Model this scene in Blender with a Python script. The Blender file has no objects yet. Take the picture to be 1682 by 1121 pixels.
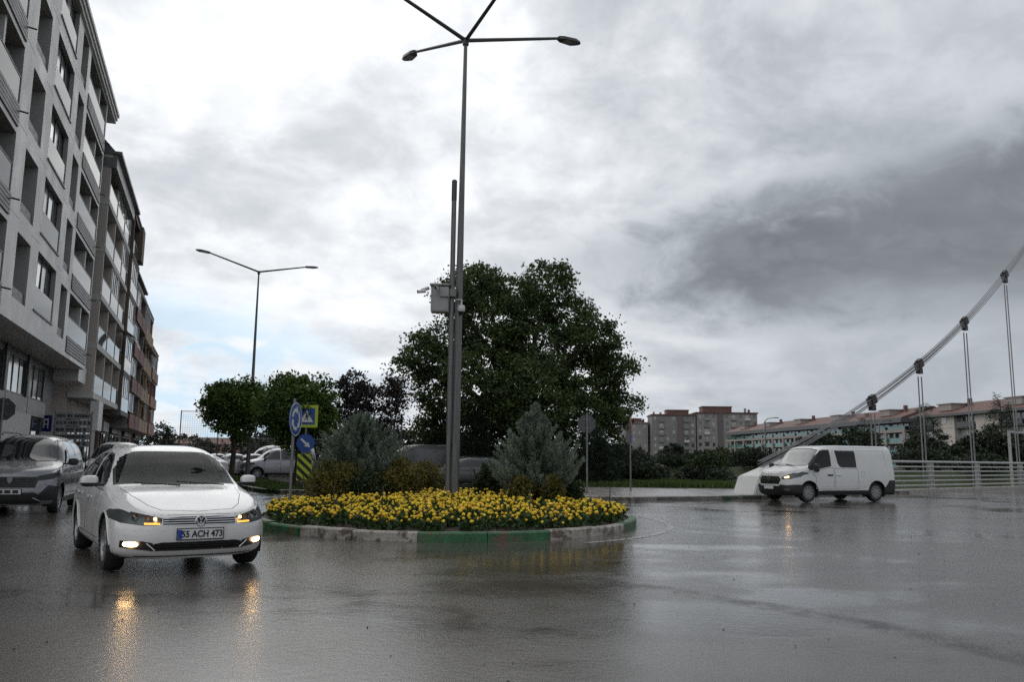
import bpy, bmesh, math, random
import numpy as np
from mathutils import Vector, Matrix
from mathutils.bvhtree import BVHTree
R = math.radians
random.seed(7)
rng = np.random.default_rng(11)
scene = bpy.context.scene
C = scene.collection

# ------------------------------------------------------------------ camera
CAM_H, PITCH, ROLL = 1.38, 0.1422, 0.012
cam = bpy.data.cameras.new('camera')
cam.sensor_width = 36.0
cam.lens = 28.81
cam.clip_start = 0.1
cam.clip_end = 3000
camo = bpy.data.objects.new('camera', cam)
C.objects.link(camo)
camo.matrix_world = (Matrix.Translation((0, 0, CAM_H)) @ Matrix.Rotation(math.pi / 2 + PITCH, 4, 'X')
                     @ Matrix.Rotation(ROLL, 4, 'Z'))
scene.camera = camo

# ------------------------------------------------------------------ colour management
scene.view_settings.view_transform = 'Standard'
scene.view_settings.look = 'None'
scene.view_settings.exposure = 0.38
scene.view_settings.gamma = 1.0
scene.view_settings.use_curve_mapping = False
scene.cycles.max_bounces = 5
scene.cycles.diffuse_bounces = 3
scene.cycles.glossy_bounces = 4
scene.cycles.use_denoising = False
scene.cycles.use_adaptive_sampling = True
scene.cycles.adaptive_threshold = 0.012
scene.cycles.adaptive_min_samples = 24
scene.cycles.sampling_pattern = 'BLUE_NOISE'
scene.cycles.transparent_max_bounces = 12
scene.cycles.caustics_reflective = False
scene.cycles.caustics_refractive = False
scene.cycles.sample_clamp_indirect = 6.0


class NT:
    """small helper to write node trees"""
    def __init__(self, tree):
        self.t = tree
        self.l = tree.links

    def n(self, typ, **kw):
        nd = self.t.nodes.new(typ)
        for k, v in kw.items():
            setattr(nd, k, v)
        return nd

    def put(self, sock, val):
        if isinstance(val, bpy.types.NodeSocket):
            self.l.new(val, sock)
        elif val is not None:
            if hasattr(sock.default_value, '__len__') and not hasattr(val, '__len__'):
                val = [val] * len(sock.default_value)
            if hasattr(sock.default_value, '__len__') and len(sock.default_value) == 4 and len(val) == 3:
                val = (*val, 1.0)
            sock.default_value = val

    def m(self, op, a, b=None, c=None, clamp=False):
        nd = self.n('ShaderNodeMath', operation=op, use_clamp=clamp)
        for i, v in enumerate((a, b, c)):
            if v is not None:
                self.put(nd.inputs[i], v)
        return nd.outputs[0]

    def ss(self, x, lo, hi, a=0.0, b=1.0, typ='SMOOTHSTEP'):
        nd = self.n('ShaderNodeMapRange', interpolation_type=typ)
        for i, v in enumerate((x, lo, hi, a, b)):
            self.put(nd.inputs[i], v)
        return nd.outputs[0]

    def mix(self, f, a, b, blend='MIX'):
        nd = self.n('ShaderNodeMix', data_type='RGBA', blend_type=blend)
        self.put(nd.inputs[0], f)
        self.put(nd.inputs[6], a)
        self.put(nd.inputs[7], b)
        return nd.outputs[2]

    def noise(self, vec, scale, detail=2.0, rough=0.5, dist=0.0):
        nd = self.n('ShaderNodeTexNoise')
        if vec is not None:
            self.put(nd.inputs['Vector'], vec)
        nd.inputs['Scale'].default_value = scale
        nd.inputs['Detail'].default_value = detail
        nd.inputs['Roughness'].default_value = rough
        nd.inputs['Distortion'].default_value = dist
        return nd.outputs[0]

    def xyz(self, x, y, z):
        nd = self.n('ShaderNodeCombineXYZ')
        for i, v in enumerate((x, y, z)):
            self.put(nd.inputs[i], v)
        return nd.outputs[0]


# ------------------------------------------------------------------ world: broken rain clouds
SUN_EL, SUN_AZ = R(42), R(-38)          # behind the bright clouds, ahead on the left
world = bpy.data.worlds.new('World')
scene.world = world
world.use_nodes = True
wt = NT(world.node_tree)
world.node_tree.nodes.clear()
tc = wt.n('ShaderNodeTexCoord')
sp = wt.n('ShaderNodeSeparateXYZ')
wt.put(sp.inputs[0], tc.outputs['Generated'])
dx, dy, dz = sp.outputs
el = wt.m('ARCSINE', dz)
az = wt.m('ARCTAN2', dx, dy)
hyp = wt.m('SQRT', wt.m('ADD', wt.m('MULTIPLY', dx, dx), wt.m('ADD', wt.m('MULTIPLY', dy, dy), 1e-5)))
sn = wt.m('DIVIDE', dx, hyp)
zc = wt.m('ADD', wt.m('MAXIMUM', dz, 0.0), 0.13)
pl = wt.xyz(wt.m('DIVIDE', dx, zc), wt.m('DIVIDE', dy, zc), 0.0)
nA = wt.noise(pl, 1.1, 10.0, 0.58, 0.25)
nC = wt.noise(pl, 0.42, 7.0, 0.55, 0.2)
nB = wt.noise(wt.xyz(wt.m('MULTIPLY', sn, 3.6), wt.m('MULTIPLY', dy, 2.0), wt.m('MULTIPLY', dz, 6.0)), 1.25, 10.0, 0.57, 0.3)
nF = wt.noise(wt.xyz(wt.m('MULTIPLY', sn, 3.0), wt.m('MULTIPLY', dy, 2.0), wt.m('MULTIPLY', dz, 5.0)), 4.2, 8.0, 0.6, 0.4)
nn = wt.m('ADD', wt.m('MULTIPLY', nA, 0.45), wt.m('MULTIPLY', nB, 0.55))
nd = wt.m('SUBTRACT', nn, 0.5)
# bright cloud deck fading to grey towards the rain on the right
base = wt.ss(wt.m('ADD', wt.m('ADD', sn, wt.m('MULTIPLY', nd, 0.35)), wt.m('MULTIPLY', wt.m('MAXIMUM', wt.m('SUBTRACT', 0.22, el), 0.0), 0.8)), -0.16, 0.62, 0.78, 0.42)
calm = wt.m('MULTIPLY', wt.ss(sn, 0.12, 0.4), wt.ss(el, 0.22, 0.12))
thick = wt.ss(nn, 0.40, 0.62, 1.08, 0.72)
thick = wt.m('ADD', wt.m('MULTIPLY', thick, wt.m('SUBTRACT', 1.0, calm)), wt.m('MULTIPLY', calm, 0.93))
base = wt.m('MULTIPLY', base, thick)
base = wt.m('MULTIPLY', base, wt.ss(nF, 0.33, 0.67, 1.08, 0.92))
# heavy rain cloud over the bridge
qa = wt.m('DIVIDE', wt.m('SUBTRACT', az, 0.60), 0.55)
qe = wt.m('DIVIDE', wt.m('SUBTRACT', wt.m('ADD', el, wt.m('MULTIPLY', wt.m('SUBTRACT', 0.6, az), 0.06)), 0.256), 0.100)
q = wt.m('ADD', wt.m('MULTIPLY', qa, qa), wt.m('MULTIPLY', qe, qe))
q = wt.m('ADD', q, wt.m('MULTIPLY', nd, 3.0))
q = wt.m('ADD', q, wt.m('MULTIPLY', wt.m('SUBTRACT', nF, 0.5), 1.7))
dark = wt.ss(q, 0.1, 1.25, 1.0, 0.0)
bright = wt.m('ADD', wt.m('MULTIPLY', base, wt.m('SUBTRACT', 1.0, dark)), wt.m('MULTIPLY', dark, wt.m('MULTIPLY', wt.ss(nF, 0.3, 0.7, 1.25, 0.85), 0.17)))
tint = wt.ss(bright, 0.15, 0.9)
cloud = wt.mix(tint, (0.90, 0.985, 1.09), (0.965, 0.985, 1.008))
cloud = wt.mix(1.0, cloud, wt.xyz(bright, bright, bright), 'MULTIPLY')
# gaps of blue low over the street
sky = wt.n('ShaderNodeTexSky', sky_type='NISHITA', sun_disc=False, sun_elevation=SUN_EL, sun_rotation=SUN_AZ)
sky.altitude = 10
sky.air_density = 1.0
sky.dust_density = 2.0
ga = wt.m('DIVIDE', wt.m('ADD', az, 0.41), 0.23)
ge = wt.m('DIVIDE', wt.m('SUBTRACT', el, 0.075), 0.11)
gq = wt.m('ADD', wt.m('MULTIPLY', ga, ga), wt.m('MULTIPLY', ge, ge))
gap = wt.m('MULTIPLY', wt.ss(gq, 0.2, 1.5, 1.0, 0.0), wt.ss(nF, 0.62, 0.44))
gap = wt.m('MAXIMUM', gap, wt.m('MULTIPLY', wt.ss(nC, 0.67, 0.74), wt.ss(dz, 0.2, 0.45)))
skyc = wt.mix(1.0, sky.outputs[0], (0.24, 0.235, 0.215), 'MULTIPLY')
cl10 = wt.mix(1.0, cloud, (10.0, 10.0, 10.0), 'MULTIPLY')
final = wt.mix(wt.m('MULTIPLY', gap, 0.9), cl10, wt.mix(0.72, skyc, (6.0, 8.0, 9.8)))
# below the horizon: dull ground bounce
final = wt.mix(wt.ss(dz, -0.03, 0.0, 1.0, 0.0), final, (0.9, 0.9, 0.9))
bg = wt.n('ShaderNodeBackground')
wt.put(bg.inputs[0], final)
bg.inputs[1].default_value = 0.1
wo = wt.n('ShaderNodeOutputWorld')
wt.l.new(bg.outputs[0], wo.inputs[0])

sun = bpy.data.lights.new('sun', 'SUN')
sun.energy = 0.5
sun.angle = R(70)
sun.color = (1.0, 0.96, 0.9)
suno = bpy.data.objects.new('sun', sun)
C.objects.link(suno)
sd = Vector((math.sin(SUN_AZ) * math.cos(SUN_EL), math.cos(SUN_AZ) * math.cos(SUN_EL), math.sin(SUN_EL)))
suno.rotation_euler = sd.to_track_quat('Z', 'Y').to_euler()
suno.location = (-20, 20, 40)

# ------------------------------------------------------------------ materials
MATS = {}


def mat(name, col, rough=0.6, metal=0.0, var=0.0, vs=6.0, bump=0.0, bs=40.0, spec=0.5, emit=None, es=0.0, coat=0.0, dirt=None, stretch=None):
    """Principled surface with noise colour variation and fine bump"""
    if name in MATS:
        return MATS[name]
    m = bpy.data.materials.new(name)
    m.use_nodes = True
    t = NT(m.node_tree)
    b = m.node_tree.nodes['Principled BSDF']
    b.inputs['Base Color'].default_value = (*col, 1)
    b.inputs['Roughness'].default_value = rough
    b.inputs['Metallic'].default_value = metal
    b.inputs['Specular IOR Level'].default_value = spec
    b.inputs['Coat Weight'].default_value = coat
    b.inputs['Coat Roughness'].default_value = 0.04
    vec = None
    if var or bump or dirt:
        tcn = t.n('ShaderNodeTexCoord')
        vec = tcn.outputs['Object']
        if stretch:
            mp = t.n('ShaderNodeMapping')
            mp.inputs['Scale'].default_value = stretch
            t.put(mp.inputs[0], vec)
            vec = mp.outputs[0]
    if var:
        n1 = t.noise(vec, vs, 5.0, 0.6)
        f = t.ss(n1, 0.3, 0.7)
        lo = tuple(max(0, c * (1 - var)) for c in col)
        hi = tuple(min(1, c * (1 + var)) for c in col)
        colr = t.mix(f, lo, hi)
        if dirt:
            n2 = t.noise(vec, dirt[1], 6.0, 0.65, 0.5)
            colr = t.mix(t.ss(n2, dirt[2], dirt[2] + 0.1), colr, dirt[0])
        t.put(b.inputs['Base Color'], colr)
        t.put(b.inputs['Roughness'], t.ss(n1, 0.2, 0.8, max(0.02, rough - 0.12), min(1, rough + 0.12)))
    if bump:
        bn = t.n('ShaderNodeBump')
        bn.inputs['Strength'].default_value = bump
        bn.inputs['Distance'].default_value = 0.02
        t.put(bn.inputs['Height'], t.noise(vec, bs, 4.0, 0.6))
        t.put(b.inputs['Normal'], bn.outputs[0])
    if emit:
        b.inputs['Emission Color'].default_value = (*emit, 1)
        b.inputs['Emission Strength'].default_value = es
    MATS[name] = m
    return m


def glass_mat(name, tint, alpha=0.5, rough=0.02):
    """mirror-like pane that lets a part of the light through"""
    if name in MATS:
        return MATS[name]
    m = bpy.data.materials.new(name)
    m.use_nodes = True
    t = NT(m.node_tree)
    b = m.node_tree.nodes['Principled BSDF']
    b.inputs['Base Color'].default_value = (*tint, 1)
    b.inputs['Roughness'].default_value = rough
    b.inputs['Specular IOR Level'].default_value = 0.75
    tr = t.n('ShaderNodeBsdfTransparent')
    tr.inputs[0].default_value = (0.75, 0.82, 0.80, 1)
    fr = t.n('ShaderNodeFresnel')
    fr.inputs[0].default_value = 1.5
    fac = t.m('ADD', t.m('MULTIPLY', fr.outputs[0], 0.85), 1 - alpha, clamp=True)
    mx = t.n('ShaderNodeMixShader')
    t.put(mx.inputs[0], fac)
    t.l.new(tr.outputs[0], mx.inputs[1])
    t.l.new(b.outputs[0], mx.inputs[2])
    out = m.node_tree.nodes['Material Output']
    t.l.new(mx.outputs[0], out.inputs[0])
    MATS[name] = m
    return m


def leaf_mat(name, c1, c2, rough=0.55, scale=1.2):
    if name in MATS:
        return MATS[name]
    m = bpy.data.materials.new(name)
    m.use_nodes = True
    t = NT(m.node_tree)
    b = m.node_tree.nodes['Principled BSDF']
    tcn = t.n('ShaderNodeTexCoord')
    n1 = t.noise(tcn.outputs['Object'], scale, 4.0, 0.65)
    n2 = t.noise(tcn.outputs['Object'], scale * 14, 2.0, 0.6)
    f = t.ss(t.m('ADD', t.m('MULTIPLY', n1, 0.55), t.m('MULTIPLY', n2, 0.45)), 0.35, 0.65)
    t.put(b.inputs['Base Color'], t.mix(f, c1, c2))
    b.inputs['Roughness'].default_value = rough
    b.inputs['Specular IOR Level'].default_value = 0.35
    tl = t.n('ShaderNodeBsdfTranslucent')
    t.put(tl.inputs[0], t.mix(f, c1, tuple(min(1, c * 1.4) for c in c2)))
    mx = t.n('ShaderNodeMixShader')
    mx.inputs[0].default_value = 0.22
    t.l.new(b.outputs[0], mx.inputs[1])
    t.l.new(tl.outputs[0], mx.inputs[2])
    t.l.new(mx.outputs[0], m.node_tree.nodes['Material Output'].inputs[0])
    MATS[name] = m
    return m


def asphalt_mat():
    m = bpy.data.materials.new('wet_asphalt')
    m.use_nodes = True
    t = NT(m.node_tree)
    b = m.node_tree.nodes['Principled BSDF']
    tcn = t.n('ShaderNodeTexCoord')
    v = tcn.outputs['Object']
    mp = t.n('ShaderNodeMapping')
    mp.inputs['Scale'].default_value = (0.75, 1.0, 1.0)
    mp.inputs['Rotation'].default_value = (0, 0, R(12))
    t.put(mp.inputs[0], v)
    vs = mp.outputs[0]
    big = t.noise(vs, 0.16, 6.0, 0.58, 0.6)        # where water stands
    mid = t.noise(vs, 0.9, 6.0, 0.6, 0.5)
    agg = t.noise(v, 52.0, 4.0, 0.72)              # stones
    agg2 = t.noise(v, 150.0, 2.0, 0.6)
    rip = t.noise(vs, 13.0, 5.0, 0.65, 0.4)
    wet = t.ss(t.m('ADD', t.m('MULTIPLY', big, 0.72), t.m('MULTIPLY', mid, 0.28)), 0.44, 0.60)
    # old patches and worn tracks
    wear = t.ss(t.noise(vs, 0.35, 5.0, 0.55, 0.8), 0.4, 0.62)
    colr = t.mix(wear, (0.062, 0.057, 0.053), (0.105, 0.097, 0.09))
    st = t.ss(agg, 0.35, 0.72)
    colr = t.mix(t.m('MULTIPLY', st, 0.75), colr, (0.17, 0.155, 0.142))
    colr = t.mix(t.m('MULTIPLY', wet, 0.45), colr, (0.032, 0.029, 0.026))
    # brown silt
    silt = t.m('MULTIPLY', t.ss(t.noise(v, 0.5, 6.0, 0.6, 0.6), 0.42, 0.7), 0.6)
    colr = t.mix(silt, colr, (0.085, 0.068, 0.05))
    t.put(b.inputs['Base Color'], colr)
    rg = t.ss(wet, 0.0, 1.0, 0.15, 0.04)
    rg = t.m('ADD', rg, t.m('MULTIPLY', t.m('SUBTRACT', agg, 0.5), 0.12))
    t.put(b.inputs['Roughness'], t.m('MAXIMUM', rg, 0.03))
    b.inputs['Specular IOR Level'].default_value = 0.5
    b.inputs['IOR'].default_value = 1.5
    h = t.m('ADD', t.m('MULTIPLY', agg, 0.75), t.m('MULTIPLY', agg2, 0.25))
    h = t.m('MULTIPLY', h, t.ss(wet, 0.0, 1.0, 1.0, 0.16))
    h = t.m('ADD', h, t.m('MULTIPLY', rip, t.ss(wet, 0.0, 1.0, 1.0, 0.5)))
    bn = t.n('ShaderNodeBump')
    bn.inputs['Strength'].default_value = 0.35
    bn.inputs['Distance'].default_value = 0.007
    t.put(bn.inputs['Height'], h)
    t.put(b.inputs['Normal'], bn.outputs[0])
    return m


# ------------------------------------------------------------------ mesh helpers
class MB:
    def __init__(self):
        self.v = []
        self.f = []
        self.mi = []

    def add(self, vs, fs, mi=0):
        o = len(self.v)
        self.v += [tuple(p) for p in vs]
        self.f += [tuple(i + o for i in f) for f in fs]
        self.mi += [mi] * len(fs)
        return self

    def box(self, c, s, rz=0.0, mi=0, ry=0.0, rx=0.0):
        M = Matrix.Translation(c) @ Matrix.Rotation(rz, 4, 'Z') @ Matrix.Rotation(ry, 4, 'Y') @ Matrix.Rotation(rx, 4, 'X')
        vs = [M @ Vector((x * s[0] / 2, y * s[1] / 2, z * s[2] / 2)) for x in (-1, 1) for y in (-1, 1) for z in (-1, 1)]
        return self.add(vs, [(0, 1, 3, 2), (4, 6, 7, 5), (0, 4, 5, 1), (2, 3, 7, 6), (0, 2, 6, 4), (1, 5, 7, 3)], mi)

    def b2(self, x0, x1, y0, y1, z0, z1, mi=0):
        return self.box(((x0 + x1) / 2, (y0 + y1) / 2, (z0 + z1) / 2), (x1 - x0, y1 - y0, z1 - z0), mi=mi)

    def cbox(self, c, s, b=0.02, M=None, mi=0):
        """box with chamfered edges along all sides"""
        bm = bmesh.new()
        bmesh.ops.create_cube(bm, size=1.0)
        bmesh.ops.scale(bm, vec=s, verts=bm.verts)
        bmesh.ops.bevel(bm, geom=bm.edges[:], offset=b, segments=2, affect='EDGES', profile=0.6)
        if M is not None:
            bmesh.ops.transform(bm, matrix=M, verts=bm.verts)
        bmesh.ops.translate(bm, vec=c, verts=bm.verts)
        bm.verts.index_update()
        self.add([v.co for v in bm.verts], [[v.index for v in f.verts] for f in bm.faces], mi)
        bm.free()
        return self

    def tube(self, pts, rad, n=8, cap=True, mi=0):
        pts = [Vector(p) for p in pts]
        if not hasattr(rad, '__len__'):
            rad = [rad] * len(pts)
        vs, fs = [], []
        prev = None
        for i, p in enumerate(pts):
            d = (pts[min(i + 1, len(pts) - 1)] - pts[max(i - 1, 0)]).normalized()
            a = d.orthogonal().normalized() if prev is None else (prev - d * prev.dot(d)).normalized()
            prev = a
            b = d.cross(a)
            for k in range(n):
                th = 2 * math.pi * k / n
                vs.append(p + (a * math.cos(th) + b * math.sin(th)) * rad[i])
        for i in range(len(pts) - 1):
            for k in range(n):
                k2 = (k + 1) % n
                fs.append((i * n + k, i * n + k2, (i + 1) * n + k2, (i + 1) * n + k))
        if cap:
            fs.append(tuple(range(n))[::-1])
            fs.append(tuple((len(pts) - 1) * n + k for k in range(n)))
        return self.add(vs, fs, mi)

    def lathe(self, prof, n=24, M=None, mi=0, closed=False):
        """prof: (radius, axial) pairs turned about the local y axis"""
        vs, fs = [], []
        for r, a in prof:
            for k in range(n):
                th = 2 * math.pi * k / n
                p = Vector((r * math.cos(th), a, r * math.sin(th)))
                vs.append(M @ p if M else p)
        L = len(prof)
        for i in range(L if closed else L - 1):
            j = (i + 1) % L
            for k in range(n):
                k2 = (k + 1) % n
                fs.append((i * n + k, i * n + k2, j * n + k2, j * n + k))
        return self.add(vs, fs, mi)

    def prism(self, poly, M, d, mi=0):
        """2d polygon (x,z) extruded by d along local y, placed by matrix M"""
        n = len(poly)
        vs = [M @ Vector((x, 0, z)) for x, z in poly] + [M @ Vector((x, d, z)) for x, z in poly]
        fs = [tuple(range(n)), tuple(range(2 * n - 1, n - 1, -1))]
        fs += [(i, i + n, (i + 1) % n + n, (i + 1) % n) for i in range(n)]
        return self.add(vs, fs, mi)

    def slab(self, poly, z0, z1, mi=0):
        n = len(poly)
        vs = [(x, y, z0) for x, y in poly] + [(x, y, z1) for x, y in poly]
        fs = [tuple(range(n))[::-1], tuple(range(n, 2 * n))]
        fs += [(i, (i + 1) % n, (i + 1) % n + n, i + n) for i in range(n)]
        return self.add(vs, fs, mi)

    def build(self, name, mats, parent=None, smooth=False, fix=True):
        me = bpy.data.meshes.new(name)
        me.from_pydata(self.v, [], self.f)
        if not isinstance(mats, (list, tuple)):
            mats = [mats]
        for m in mats:
            me.materials.append(m)
        if len(mats) > 1:
            me.polygons.foreach_set('material_index', self.mi)
        if fix:
            bm = bmesh.new()
            bm.from_mesh(me)
            bmesh.ops.recalc_face_normals(bm, faces=bm.faces)
            bm.to_mesh(me)
            bm.free()
        if smooth:
            auto_smooth(me)
        me.update()
        return link(name, me, parent)


def auto_smooth(me, ang=0.7):
    me.polygons.foreach_set('use_smooth', [True] * len(me.polygons))
    bm = bmesh.new()
    bm.from_mesh(me)
    for e in bm.edges:
        if len(e.link_faces) == 2 and e.calc_face_angle(0) > ang:
            e.smooth = False
    bm.to_mesh(me)
    bm.free()


def link(name, me, parent=None):
    o = bpy.data.objects.new(name, me)
    C.objects.link(o)
    if parent is not None:
        o.parent = parent
    return o


def tag(o, label=None, cat=None, group=None, kind=None):
    if label:
        o['label'] = label
    if cat:
        o['category'] = cat
    if group:
        o['group'] = group
    if kind:
        o['kind'] = kind
    return o


def empty(name, loc, rz=0.0):
    o = bpy.data.objects.new(name, None)
    o.empty_display_size = 0.3
    C.objects.link(o)
    o.location = loc
    o.rotation_euler = (0, 0, rz)
    return o


KIDS = {}


def copy_tree(o, parent=None):
    c = o.copy()
    C.objects.link(c)
    c.parent = parent
    for ch in o.children:
        copy_tree(ch, c)
    return c


UNIT = {}


def ubox(name, parent, x0, x1, y0, y1, z0, z1, m):
    """a box piece sharing one unit-cube mesh for each material"""
    if m.name not in UNIT:
        me = bpy.data.meshes.new('unit_' + m.name)
        b = MB().box((0, 0, 0), (1, 1, 1))
        me.from_pydata(b.v, [], b.f)
        me.materials.append(m)
        UNIT[m.name] = me
    o = link(name, UNIT[m.name], parent)
    o.location = ((x0 + x1) / 2, (y0 + y1) / 2, (z0 + z1) / 2)
    o.scale = (x1 - x0, y1 - y0, z1 - z0)
    return o


def text_mesh(s, size, m, depth=0.001, sx=1.0):
    cu = bpy.data.curves.new('text', 'FONT')
    cu.body = s
    cu.size = size
    cu.align_x = 'CENTER'
    cu.align_y = 'CENTER'
    cu.extrude = depth
    cu.offset = size * 0.028
    o = bpy.data.objects.new('text', cu)
    C.objects.link(o)
    bpy.context.view_layer.update()
    dg = bpy.context.evaluated_depsgraph_get()
    me = bpy.data.meshes.new_from_object(o.evaluated_get(dg))
    bpy.data.objects.remove(o)
    me.materials.clear()
    me.materials.append(m)
    me.transform(Matrix.Diagonal((sx, 1, 1, 1)))
    return me


def fast_mesh(name, V, nper, m, parent=None):
    """V: (n*nper,3) array, consecutive nper verts make one face"""
    V = np.asarray(V, dtype=np.float32)
    n = len(V) // nper
    me = bpy.data.meshes.new(name)
    me.vertices.add(n * nper)
    me.vertices.foreach_set('co', V.ravel())
    me.loops.add(n * nper)
    me.loops.foreach_set('vertex_index', np.arange(n * nper, dtype=np.int32))
    me.polygons.add(n)
    me.polygons.foreach_set('loop_start', np.arange(0, n * nper, nper, dtype=np.int32))
    me.polygons.foreach_set('loop_total', np.full(n, nper, dtype=np.int32))
    me.update(calc_edges=True)
    me.materials.append(m)
    return link(name, me, parent)


def unit_vecs(n):
    v = rng.normal(size=(n, 3))
    return v / np.linalg.norm(v, axis=1)[:, None]


def leaf_quads(Cn, size, flat=0.0, asp=0.55, dirs=None):
    """rhombus leaves round centres Cn"""
    n = len(Cn)
    a = unit_vecs(n) if dirs is None else dirs
    if flat:
        a[:, 2] *= (1 - flat)
        a /= np.linalg.norm(a, axis=1)[:, None]
    r = unit_vecs(n)
    b = np.cross(a, r)
    b /= np.linalg.norm(b, axis=1)[:, None] + 1e-6
    s = (size * rng.uniform(0.65, 1.25, n))[:, None]
    V = np.stack([Cn - a * s * 0.5, Cn + b * s * asp * 0.5 - a * s * 0.05, Cn + a * s * 0.5, Cn - b * s * asp * 0.5 - a * s * 0.05], axis=1)
    return V.reshape(-1, 3)


# ------------------------------------------------------------------ frames of reference of the place
BR0 = Vector((17.6, 38.33, 0))            # a point on the bridge rail line
BD = Vector((0.789, 0.614, 0)).normalized()  # along the bridge
BT = Vector((-BD.y, BD.x, 0))             # along the river, away from the camera
ST = Vector((-0.3395, 0.9406, 0))         # along the street on the left
FA0 = Vector((-16.84, 26.56, 0))          # point on the facade line
FN = Vector((0.9406, 0.3395, 0))          # facade normal, towards the street
FROT = math.atan2(ST.y, ST.x)


def brp(s, t=0.0, z=0.0):
    p = BR0 + BD * s + BT * t
    return (p.x, p.y, z)


def stp(u, n, z=0.0):
    p = FA0 + ST * u + FN * n
    return (p.x, p.y, z)


M_asph = asphalt_mat()
M_kerbw = mat('kerb_white_paint', (0.37, 0.34, 0.30), 0.6, var=0.22, vs=5, bump=0.5, bs=60, dirt=((0.13, 0.10, 0.08), 4.0, 0.50))
M_kerbg = mat('kerb_green_paint', (0.028, 0.115, 0.042), 0.5, var=0.3, vs=5, bump=0.5, bs=60, dirt=((0.12, 0.08, 0.05), 3.0, 0.51))
M_kerbc = mat('kerb_concrete', (0.33, 0.31, 0.29), 0.6, var=0.2, vs=4, bump=0.5, bs=50, dirt=((0.14, 0.12, 0.10), 3.0, 0.58))
M_pave = mat('wet_paving', (0.26, 0.235, 0.225), 0.28, var=0.22, vs=2.5, bump=0.3, bs=30)
M_grass_ground = mat('lawn_ground', (0.03, 0.045, 0.015), 0.85, var=0.45, vs=1.3, bump=0.9, bs=25)
M_soil = mat('wet_soil', (0.035, 0.026, 0.018), 0.7, var=0.3, vs=8, bump=1.0, bs=30)
M_lane = mat('worn_white_line', (0.30, 0.29, 0.28), 0.3, var=0.3, vs=9, dirt=((0.07, 0.065, 0.06), 6.0, 0.47))
M_galv = mat('galvanised_steel', (0.135, 0.138, 0.135), 0.45, 0.4, var=0.25, vs=3, stretch=(6, 6, 0.5))
M_steel_dark = mat('dark_steel', (0.07, 0.07, 0.072), 0.45, 0.6, var=0.2, vs=4)
M_grey_plastic = mat('cabinet_grey', (0.27, 0.275, 0.275), 0.5, var=0.15, vs=4)
M_white_plastic = mat('camera_white', (0.6, 0.6, 0.6), 0.4, var=0.08)
M_black = mat('matt_black', (0.012, 0.012, 0.013), 0.5, var=0.1)
M_lamp_glass = mat('lamp_diffuser', (0.35, 0.36, 0.36), 0.25)

# ground: land on both sides of a sunken river channel, out to the horizon
SS = [-1600, 1.5, 8.0, 64.0, 70.0, 1600]
ZZ = [-0.03, -0.03, -4.3, -4.3, 0.4, 0.4]
g = MB()
TT = [-1600, -60, 60, 200, 1600]
for i, s in enumerate(SS):
    for t in TT:
        g.v.append(brp(s, t, ZZ[i]))
nt = len(TT)
for i in range(len(SS) - 1):
    for j in range(nt - 1):
        g.f.append((i * nt + j, (i + 1) * nt + j, (i + 1) * nt + j + 1, i * nt + j + 1))
        g.mi.append(0)
tag(g.build('ground', M_grass_ground), kind='structure')
M_water = mat('river_water', (0.05, 0.06, 0.05), 0.08, bump=0.5, bs=1.5)
w = MB()
w.add([brp(2, -1500, -3.4), brp(69, -1500, -3.4), brp(69, 1500, -3.4), brp(2, 1500, -3.4)], [(0, 1, 2, 3)])
tag(w.build('river', M_water), kind='structure')
# road sheet, one continuous wet asphalt surface
r = MB()
r.add([brp(-95, -90, 0), brp(0.6, -90, 0), brp(0.6, 420, 0), brp(-95, 420, 0)], [(0, 1, 2, 3)])
road = tag(r.build('road', M_asph), kind='structure')
# the bridge deck runs on from it
d = MB()
d.slab([brp(0.6, -14)[:2], brp(90, -14)[:2], brp(90, -0.25)[:2], brp(0.6, -0.25)[:2]], -0.9, 0.0)
tag(d.build('bridge_deck', M_asph), kind='structure')


def strip_stone(name, parent, pts, width, h, m, z0=-0.02, cham=0.025):
    """kerb stone following 2d points (outer edge), inner edge to the left of travel"""
    P = [Vector((p[0], p[1])) for p in pts]
    b = MB()
    n = len(P)
    prof = [(0, z0), (0, h - cham), (cham, h), (width, h), (width, z0)]
    for i, p in enumerate(P):
        dd = (P[min(i + 1, n - 1)] - P[max(i - 1, 0)]).normalized()
        nr = Vector((-dd.y, dd.x))
        for (o, z) in prof:
            q = p + nr * o
            b.v.append((q.x, q.y, z))
    k = len(prof)
    for i in range(n - 1):
        for j in range(k):
            j2 = (j + 1) % k
            b.f.append((i * k + j, (i + 1) * k + j, (i + 1) * k + j2, i * k + j2))
    b.f.append(tuple(range(k)))
    b.f.append(tuple(range((n - 1) * k, n * k)))
    b.mi = [0] * len(b.f)
    return b.build(name, m, parent)


def resample(pts, step):
    P = [Vector(p[:2]) for p in pts]
    out = [P[0]]
    for a, b2_ in zip(P, P[1:]):
        L = (b2_ - a).length
        k = max(1, int(round(L / step)))
        for i in range(1, k + 1):
            out.append(a.lerp(b2_, i / k))
    return out


def kerb_line(parent, pts, stone, colors, width=0.16, h=0.14, gap=0.012):
    P = resample(pts, stone)
    for i in range(len(P) - 1):
        a, b_ = P[i], P[i + 1]
        dd = (b_ - a).normalized() * gap / 2
        strip_stone('kerb_stone', parent, [a + dd, b_ - dd], width, h + random.uniform(-0.006, 0.006), colors[(i // 2) % len(colors)])


# ---- island of the roundabout
IC, IA, IB = Vector((-1.35, 18.5)), 4.1, 4.75


def ell(a, k=1.0):
    return IC + Vector((math.cos(a) * IA * k, math.sin(a) * IB * k))


NS = 24
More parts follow.
